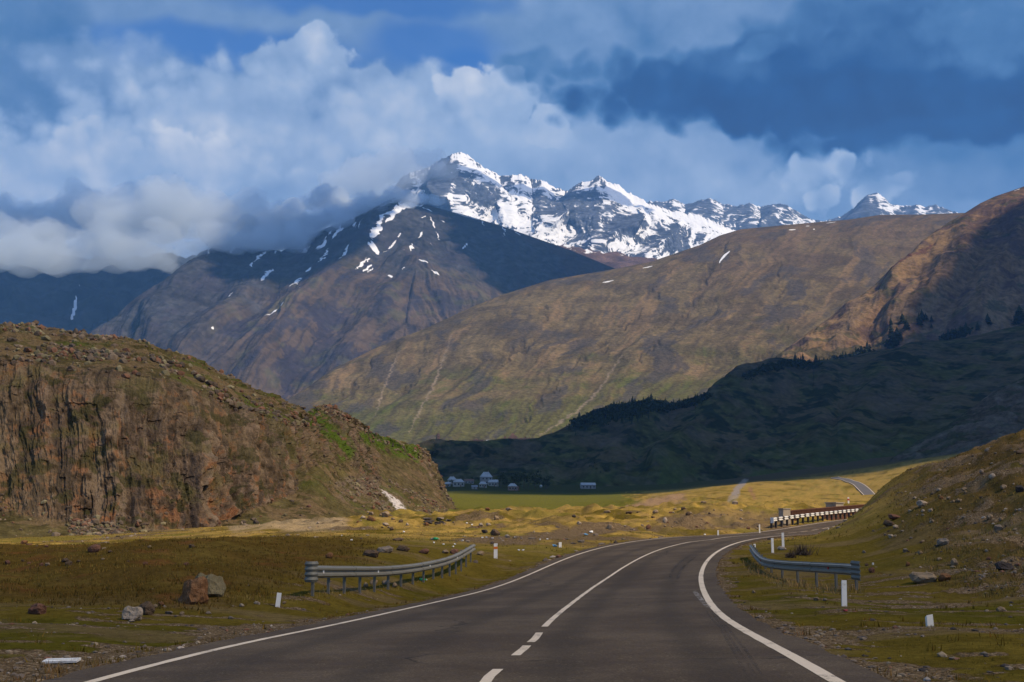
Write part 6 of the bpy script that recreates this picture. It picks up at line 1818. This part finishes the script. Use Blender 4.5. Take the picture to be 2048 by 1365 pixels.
# ================================================================== centre line, tyre marks, litter, shrub, turf
def st_at(px, py):
    """station and offset of the road point seen at a photo pixel"""
    s = np.arange(20, SR[-1] - 4, .1); best = None
    for off_ in np.arange(-3.9, 4.0, .05):
        q = proj(road_pt(s, off_)); d = (q[:, 0] - px) ** 2 + (q[:, 1] - py) ** 2; k = int(np.argmin(d))
        if best is None or d[k] < best[0]: best = (d[k], s[k], off_)
    return best[1], best[2]


cl = [st_at(*p) for p in ((975, 1355), (1042, 1303), (1070, 1276), (1090, 1255), (1133, 1215), (1188, 1174), (1242, 1139), (1319, 1100), (1379, 1085), (1422, 1080))]
cs_s = np.array([c[0] for c in cl]); cs_o = np.array([c[1] for c in cl]); o_ = np.argsort(cs_s); cs_s, cs_o = cs_s[o_], cs_o[o_]
cs_s = np.concatenate([cs_s, [cs_s[-1] + 20, SR[-1] - 3]]); cs_o = np.concatenate([cs_o, [0, 0]])


def centre(name, s0, s1, hw=.055, mat=PAINT, do=0.0, up=.005):
    s = np.linspace(s0, s1, max(4, int((s1 - s0) / .5))); c = np.interp(s, cs_s, cs_o) + do
    j = fbm(v3(s * 2, 7, do), 2, seed=5) * .012
    V = np.stack([road_pt(s, c - hw + j, up), road_pt(s, c + hw + j, up)], 1)
    return link(name, mesh_from(name, V.reshape(-1, 3), grid_faces(len(s), 2)[:, ::-1], True, (mat,)), road)


def sy(y): return st_at(np.interp(y, [1080, 1255, 1276, 1303, 1365], [1422, 1090, 1070, 1042, 962]), y)[0]


centre('centre_dash', sy(1365) - 1.5, sy(1338)); centre('centre_dash', sy(1313), sy(1293)); centre('centre_dash', sy(1287), sy(1265)); centre('centre_line', sy(1255), cs_s[-2])
for k in range(8): centre('centre_dash', cs_s[-2] + 2 + k * 4.0, cs_s[-2] + 4.6 + k * 4.0)
m, nt, b = new_mat('tyre_rubber'); v = objvec()
tr1 = nt.nodes.new('ShaderNodeBsdfTransparent'); mx1 = nt.nodes.new('ShaderNodeMixShader')
fade = sstep(noise(v, 3.0, 4, .7), .35, .7) * .36
nt.links.new(fade.s, mx1.inputs[0]); nt.links.new(tr1.outputs[0], mx1.inputs[1]); nt.links.new(b.outputs[0], mx1.inputs[2]); nt.links.new(mx1.outputs[0], nt.nodes['Material Output'].inputs[0])
b.inputs['Base Color'].default_value = (.018, .015, .013, 1); RUBBER = m


def mark(name, pts, hw, mat, up=.008):
    so = np.array([st_at(*p) for p in pts]); o = np.argsort(so[:, 0]); so = so[o]
    s = np.linspace(so[0, 0], so[-1, 0], 30); c = np.interp(s, so[:, 0], so[:, 1]); w = hw * np.minimum(1, 4 * np.sin(np.linspace(.05, 3.09, 30)))
    V = np.stack([road_pt(s, c - w, up), road_pt(s, c + w, up)], 1)
    link(name, mesh_from(name, V.reshape(-1, 3), grid_faces(30, 2)[:, ::-1], True, (mat,)), road)


mark('tyre_mark', [(1341, 1160), (1346, 1142), (1362, 1124), (1382, 1112)], .06, RUBBER); mark('tyre_mark', [(1354, 1160), (1360, 1144), (1376, 1127), (1394, 1114)], .06, RUBBER)
for d_ in (0, 9, 18): mark('tyre_mark', [(1412 + d_, 1222), (1440 + d_, 1258), (1466 + d_ * 1.3, 1300), (1494 + d_ * 1.7, 1352)], .022, RUBBER)
m, nt, b = new_mat('old_paint'); v = objvec(); tr1 = nt.nodes.new('ShaderNodeBsdfTransparent'); mx1 = nt.nodes.new('ShaderNodeMixShader')
fade = sstep(noise(v, 8.0, 4, .7), .45, .6) * .75
nt.links.new(fade.s, mx1.inputs[0]); nt.links.new(tr1.outputs[0], mx1.inputs[1]); nt.links.new(b.outputs[0], mx1.inputs[2]); nt.links.new(mx1.outputs[0], nt.nodes['Material Output'].inputs[0])
b.inputs['Base Color'].default_value = (.42, .36, .29, 1)
mark('worn_line', [(1388, 1182), (1404, 1202), (1421, 1217)], .06, m)

# litter
GREENP = simple_mat('green_plastic', (.02, .26, .09), .3); BLUEP = simple_mat('blue_plastic', (.12, .30, .48), .4); PAPER = simple_mat('white_litter', (.78, .76, .72), .8)


def scrap(px, py, w, h, mat, label, cat, name, group=None):
    p = hit(px, py); s = p[1] / F; rg = random.Random(int(px * 7 + py)); n = 7
    o = thing(name, label, cat, (float(p[0]), float(p[1]), float(p[2]) + .01), rg.uniform(0, 3), group)
    v = [(0, 0, h * s * .8)] + [(math.cos(k * 6.283 / n) * w * s * .5 * rg.uniform(.6, 1.1), math.sin(k * 6.283 / n) * w * s * .5 * rg.uniform(.6, 1.1), rg.uniform(.1, .9) * h * s) for k in range(n)] + [(math.cos(k * 6.283 / n) * w * s * .3, math.sin(k * 6.283 / n) * w * s * .3, 0) for k in range(n)]
    f = [(0, 1 + k, 1 + (k + 1) % n) for k in range(n)] + [(1 + k, 1 + n + k, 1 + n + (k + 1) % n, 1 + (k + 1) % n) for k in range(n)]
    link('sheet', mesh_from('sheet', v, f, False, (mat,)), o)
    return o


def bottle(px, py, L, r, mat, label):
    p = hit(px, py); s = p[1] / F; o = thing('bottle', label, 'bottle', (float(p[0]), float(p[1]), float(p[2]) + r * s), .3)
    pr = [(-.5, .2), (-.48, 1), (.15, 1), (.32, .55), (.42, .4), (.5, .4)]; n = 10
    v = [(x * L * s, math.cos(k * 6.283 / n) * q * r * s, math.sin(k * 6.283 / n) * q * r * s) for x, q in pr for k in range(n)]
    f = [(a * n + k, a * n + (k + 1) % n, (a + 1) * n + (k + 1) % n, (a + 1) * n + k) for a in range(5) for k in range(n)] + [tuple(range(n)), tuple(range(5 * n, 6 * n))]
    link('body', mesh_from('body', v, f, True, (mat,)), o)
    link('cap', MB().box((.52 * L * s, 0, 0), (.08 * L * s, r * s * .9, r * s * .9)).mesh('cap', PAPER), o)


bottle(872, 1081, 11, 3, GREENP, 'green plastic bottle lying on the pasture above the guardrail')
bottle(846, 1163, 14, 3, GREENP, 'greenish crushed bottle lying between the guardrail posts')
scrap(1110, 1094, 12, 5, BLUEP, 'pale blue plastic litter left of the tiny white post', 'litter', 'plastic_scrap')
scrap(1172, 1071, 9, 4, BLUEP, 'small blue bag in the rubble beyond the road', 'litter', 'plastic_bag')
scrap(1183, 1066, 11, 5, PAPER, 'white bag in the rubble right of the small blue bag', 'litter', 'plastic_bag')
scrap(1746, 1131, 5, 5, PAPER, 'white scrap at the foot of the hill above the red stone', 'litter', 'paper_scrap')
scrap(1691, 1224, 12, 4, simple_mat('red_plastic', (.3, .03, .02), .5), 'red plastic scrap below the tall white guide post', 'litter', 'plastic_scrap')
for px, py in ((865, 1079), (868, 1087), (925, 1083), (910, 1090), (906, 1095), (887, 1090), (934, 1048), (944, 1051), (808, 1065), (965, 1077), (973, 1076), (985, 1078), (1030, 1077), (1080, 1081), (1095, 1080), (1410, 1070), (1038, 1102), (1046, 1102), (684, 1073), (703, 1082)):
    scrap(px, py, rk.uniform(4, 7), 3, PAPER, 'scrap of white litter on the pasture left of the bend', 'litter', 'paper_scrap', 'white litter on the pasture')

# dry shrub inside the bend
TWIG = simple_mat('dry_twigs', (.085, .058, .042), .95)


def shrub(px, py, wpx, hpx, label, seed, D=None):
    p = foot_at(px, py, D); s = p[1] / F; rg = np.random.default_rng(seed); mb = MB()
    for k in range(150):
        a = rg.uniform(0, 6.283); l = rg.uniform(.5, 1.0); e = rg.uniform(.25, 1.35); b0_ = np.array([rg.normal(0, .16) * wpx * s, rg.normal(0, .12) * wpx * s, 0])
        d = np.array([math.cos(a) * math.cos(e) * wpx * s * .5, math.sin(a) * math.cos(e) * wpx * s * .5, math.sin(e) * hpx * s]) * l
        mid = b0_ + d * .55 + rg.normal(0, .03, 3); tip = b0_ + d; w = .009 + .006 * rg.random(); t = np.array([-math.sin(a), math.cos(a), 0]) * w
        u_ = np.array([0, 0, w])
        mb.add([b0_ - t, b0_ + t, b0_ + u_, mid - t * .7, mid + t * .7, mid + u_ * .7, tip], [(0, 1, 4, 3), (1, 2, 5, 4), (2, 0, 3, 5), (3, 4, 6), (4, 5, 6), (5, 3, 6)])
        for _ in range(2):
            q = mid + rg.normal(0, .10, 3) * wpx * s * .6; mb.add([mid - t * .5, mid + t * .5, q], [(0, 1, 2)])
    o = thing('dry_shrub', label, 'shrub', tuple(float(k) for k in p)); link('twigs', mb.mesh('twigs', TWIG), o)


shrub(1606, 1108, 54, 34, 'leafless dark shrub at the hill foot inside the bend', 1, 49)
shrub(1582, 1112, 26, 18, 'small leafless shrub left of the larger one inside the bend', 2, 48)

# ------------------------------------------------------------------ turf tufts
def blades(n_try, rmin, rmax, thlo, thhi, hfun, nb, seed, name, mat, keepf, wk=.10):
    rg = np.random.default_rng(seed)
    t = rg.uniform(thlo, thhi, n_try); r = np.exp(rg.uniform(math.log(rmin), math.log(rmax), n_try)); x, y = r * np.sin(t), r * np.cos(t)
    keep = keepf(x, y, rg); x, y = x[keep], y[keep]; z = gmesh(x, y); n = len(x)
    h = hfun(x, y, rg)
    base = np.stack([x, y, z - .02], 1).repeat(nb, 0); hh = (h.repeat(nb) * rg.uniform(.6, 1.15, n * nb)); N_ = n * nb
    a = rg.uniform(0, 6.283, N_); off2 = np.stack([rg.normal(0, .45, N_), rg.normal(0, .45, N_), np.zeros(N_)], 1) * hh[:, None]
    b = base + off2; w = hh * wk * rg.uniform(.6, 1.3, N_) * (1 + base[:, 1] / 60.0); d = np.stack([-np.sin(a), np.cos(a), 0 * a], 1) * w[:, None]
    lean = np.stack([rg.normal(0, .3, N_), rg.normal(0, .3, N_), np.ones(N_)], 1) * hh[:, None]
    V = np.stack([b - d, b + d, b + lean], 1).reshape(-1, 3)
    Fc = np.arange(N_ * 3).reshape(-1, 3)
    cc_ = (gcol[np.clip(np.searchsorted(rr, np.hypot(x, y)), 0, len(rr) - 1), np.clip(np.searchsorted(th, np.arctan2(x, y)), 0, len(th) - 1)]).repeat(nb, 0) * rg.uniform(.65, 1.5, (N_, 1)) * (1 + rg.normal(0, .06, (N_, 3)))
    cc_ = np.clip(cc_, .004, .8).repeat(3, 0)
    return link(name, mesh_from(name, V, Fc, False, (mat,), {'col': cc_}), kind='stuff')


m, nt, b = new_mat('grass_blades'); setc(b, attr('col', False)); b.inputs['Roughness'].default_value = 1.0; b.inputs['Specular IOR Level'].default_value = 0.0
GRASSM = m; gcol = gcol_ground


def near_keep(x, y, rg):
    o, _, _ = road_near(x, y); a = np.where(o < 0, -o - 4.0, o - 3.95)
    g = gread(gravf, x, y)
    return (a > .25) & (rg.random(len(x)) > g * .93)


blades(30000, 8.5, 75, -.56, .56, lambda x, y, rg: rg.uniform(.018, .05, len(x)), 5, 31, 'grass', GRASSM, near_keep)


def clump_keep(x, y, rg):
    m_ = fbm(v3(x, y, 0) / 1.6, 3, .6, seed=91) + .6 * fbm(v3(x, y, 3) / 5.0, 2, seed=92)
    o, _, _ = road_near(x, y); a = np.where(o < 0, -o - 4.0, o - 3.95)
    return (a > .08) & (rg.random(len(x)) < ss(m_, .12, .5) * (.35 + .65 * ss(1.2 - a, 0, .8)))


gcol = gcol_ground * np.array((1.25, 1.0, .95)) * (1 + .35 * nC[..., None])
blades(15000, 8.5, 55, -.56, .56, lambda x, y, rg: rg.uniform(.04, .13, len(x)), 9, 32, 'verge_tufts', GRASSM, clump_keep, .07)


def reed_keep(x, y, rg):
    q = proj(v3(x, y, gmesh(x, y))); k = np.zeros(len(x))
    for pts, w in (([(560, 1205), (640, 1190), (760, 1178), (880, 1152)], 11), ([(1500, 1130), (1560, 1168), (1640, 1182), (1720, 1180)], 12), ([(420, 1190), (520, 1200), (600, 1196)], 9), ([(330, 1205), (460, 1212)], 8)):
        k = np.maximum(k, ss(w - segdist(q[:, 0], q[:, 1], pts)[0], 0, 8))
    return near_keep(x, y, rg) & (rg.random(len(x)) < k * .8)


gcol = np.broadcast_to(np.array((.25, .165, .062)), gcol_ground.shape) * (1 + .3 * nA[..., None])
blades(26000, 20, 60, -.3, .45, lambda x, y, rg: rg.uniform(.10, .22, len(x)) * np.where(x < 0, .7, 1.1), 5, 33, 'dry_grass', GRASSM, reed_keep, .035)


def bank_keep(x, y, rg): return near_keep(x, y, rg) & (gread(bankf, x, y) > .25)
gcol = np.broadcast_to(np.array((.12, .078, .020)), gcol_ground.shape) * (1 + .5 * nB[..., None])
blades(16000, 22, 70, -.5, .0, lambda x, y, rg: rg.uniform(.05, .12, len(x)), 5, 35, 'heath_grass', GRASSM, bank_keep, .09)


def hill_keep(x, y, rg): return near_keep(x, y, rg) & (gread(hillf, x, y) > .3)
gcol = np.broadcast_to(np.array((.18, .125, .038)), gcol_ground.shape) * (1 + .5 * nB[..., None])
blades(22000, 26, 100, .2, .5, lambda x, y, rg: rg.uniform(.05, .14, len(x)), 5, 37, 'hill_grass', GRASSM, hill_keep, .08)


def far_keep(x, y, rg): return near_keep(x, y, rg)
gcol = gcol_ground
blades(20000, 60, 260, -.45, .42, lambda x, y, rg: rg.uniform(.04, .13, len(x)), 4, 39, 'pasture_grass', GRASSM, far_keep, .12)

# ------------------------------------------------------------------ gravel and small stones
def pebbles(name, n_try, rmin, rmax, thlo, thhi, size, seed, keepf, mat):
    rg = np.random.default_rng(seed); t = rg.uniform(thlo, thhi, n_try); r = np.exp(rg.uniform(math.log(rmin), math.log(rmax), n_try)); x, y = r * np.sin(t), r * np.cos(t)
    k = keepf(x, y, rg); x, y = x[k], y[k]; z = gmesh(x, y); n = len(x)
    v, f = icos(1.0, 1); VV = [v * (1 + rg.normal(0, .16, (len(v), 1))) for _ in range(12)]; VV = np.array(VV)
    s = size(x, y, rg); sc_ = np.stack([s * rg.uniform(.7, 1.3, n), s * rg.uniform(.7, 1.3, n), s * rg.uniform(.4, .8, n)], 1)
    a = rg.uniform(0, 6.283, n); base = VV[rg.integers(0, 12, n)] * sc_[:, None, :]
    ca, sa = np.cos(a)[:, None], np.sin(a)[:, None]
    V = np.stack([base[..., 0] * ca - base[..., 1] * sa, base[..., 0] * sa + base[..., 1] * ca, base[..., 2]], -1) + np.stack([x, y, z + sc_[:, 2] * .12], 1)[:, None]
    Fc = (f[None] + (np.arange(n) * len(v))[:, None, None]).reshape(-1, 3)
    pal = np.array([(.09, .07, .055), (.16, .125, .095), (.22, .17, .12), (.26, .20, .13), (.34, .28, .22), (.18, .09, .055), (.06, .05, .045)])
    cc_ = pal[rg.choice(7, n, p=[.2, .22, .2, .14, .06, .08, .10])] * rg.uniform(.7, 1.25, (n, 1))
    return link(name, mesh_from(name, V.reshape(-1, 3), Fc, False, (mat,), {'col': cc_.repeat(len(v), 0)}), kind='stuff')


m, nt, b = new_mat('pebble_stone'); setc(b, scalec(attr('col', False), (noise(objvec(), 20, 3, .6) - .5) * .8 + 1.0)); b.inputs['Roughness'].default_value = .95; b.inputs['Specular IOR Level'].default_value = .1
PEB = m


def grav_keep(x, y, rg):
    o, _, _ = road_near(x, y); a = np.where(o < 0, -o - 4.0, o - 3.95); g = gread(gravf, x, y)
    return (a > .02) & (rg.random(len(x)) < g * .9 + .03)


pebbles('gravel', 15000, 8.5, 55, -.56, .56, lambda x, y, rg: .010 + .045 * rg.random(len(x)) ** 3, 51, grav_keep, PEB)
pebbles('rubble', 10000, 50, 260, -.5, .46, lambda x, y, rg: .03 + .16 * rg.random(len(x)) ** 3, 53, lambda x, y, rg: grav_keep(x, y, rg) & (rg.random(len(x)) < .75), PEB)
pebbles('hill_stones', 8000, 28, 95, .2, .5, lambda x, y, rg: .018 + .09 * rg.random(len(x)) ** 3, 55, lambda x, y, rg: (gread(hillf, x, y) > .3) & (rg.random(len(x)) < .12 + .8 * gread(gravf, x, y)), PEB)


# loose rocks along the top and the foot of the cliff
def cliff_stones(name, n, mask, smin, smax, seed, sub_=1):
    rg = np.random.default_rng(seed); w_ = mask.ravel() / mask.sum(); k = rg.choice(len(w_), n, p=w_); p = CLIFF_G.reshape(-1, 3)[k]
    v, f = icos(1.0, sub_); VV = []
    for _ in range(14):
        q = v.copy()
        for _ in range(5):
            d = rg.normal(size=3); d /= np.linalg.norm(d); q = q - np.outer(np.clip(q @ d - rg.uniform(.45, .8), 0, None), d)
        VV.append(q)
    VV = np.array(VV); s = smin + (smax - smin) * rg.random(n) ** 3; sc_ = np.stack([s * rg.uniform(.8, 1.5, n), s * rg.uniform(.8, 1.3, n), s * rg.uniform(.6, 1.2, n)], 1)
    a = rg.uniform(0, 6.283, n); b = VV[rg.integers(0, 14, n)] * sc_[:, None]; ca, sa = np.cos(a)[:, None], np.sin(a)[:, None]
    V = np.stack([b[..., 0] * ca - b[..., 1] * sa, b[..., 0] * sa + b[..., 1] * ca, b[..., 2]], -1) + p[:, None] + np.array([0, 0, 1.0]) * (sc_[:, 2] * .2)[:, None, None]
    Fc = (f[None] + (np.arange(n) * len(v))[:, None, None]).reshape(-1, 3)
    pal = np.array([(.14, .098, .066), (.19, .14, .095), (.10, .075, .055), (.20, .165, .09), (.17, .085, .05)])
    cc_ = pal[rg.integers(0, 5, n)] * rg.uniform(.7, 1.3, (n, 1))
    return link(name, mesh_from(name, V.reshape(-1, 3), Fc, False, (PEB,), {'col': cc_.repeat(len(v), 0)}), kind='stuff')


cq = CLIFF_Q; cv = np.repeat(CLIFF_V[:, None], CLIFF_G.shape[1], 1)
vis_ = (cq[..., 0] > -60) * 1.0
cliff_stones('cliff_top_rocks', 2300, vis_ * ss(cv, 1.9, 2.1) * ss(3.12 - cv, 0, .12) * (.15 + ss(fbm(CLIFF_G / 9.0, 3, seed=503), .0, .4)), .10, .62, 501)
tal = ss(26 - segdist(cq[..., 0], cq[..., 1], [(690, 985), (740, 975), (760, 1000), (800, 1020)])[0], 0, 20) + ss(22 - segdist(cq[..., 0], cq[..., 1], [(150, 1045), (260, 1072), (400, 1088)])[0], 0, 20) * .8 + ss(40 - segdist(cq[..., 0], cq[..., 1], [(760, 905), (820, 960), (860, 1010)])[0], 0, 30) * .5 + .03
cliff_stones('talus', 2600, vis_ * tal * ss(1.25 - cv, 0, .3) * ss(segdist(cq[..., 0], cq[..., 1], [(768, 990), (785, 1003), (806, 1018)])[0], 9, 14), .07, .42, 505)
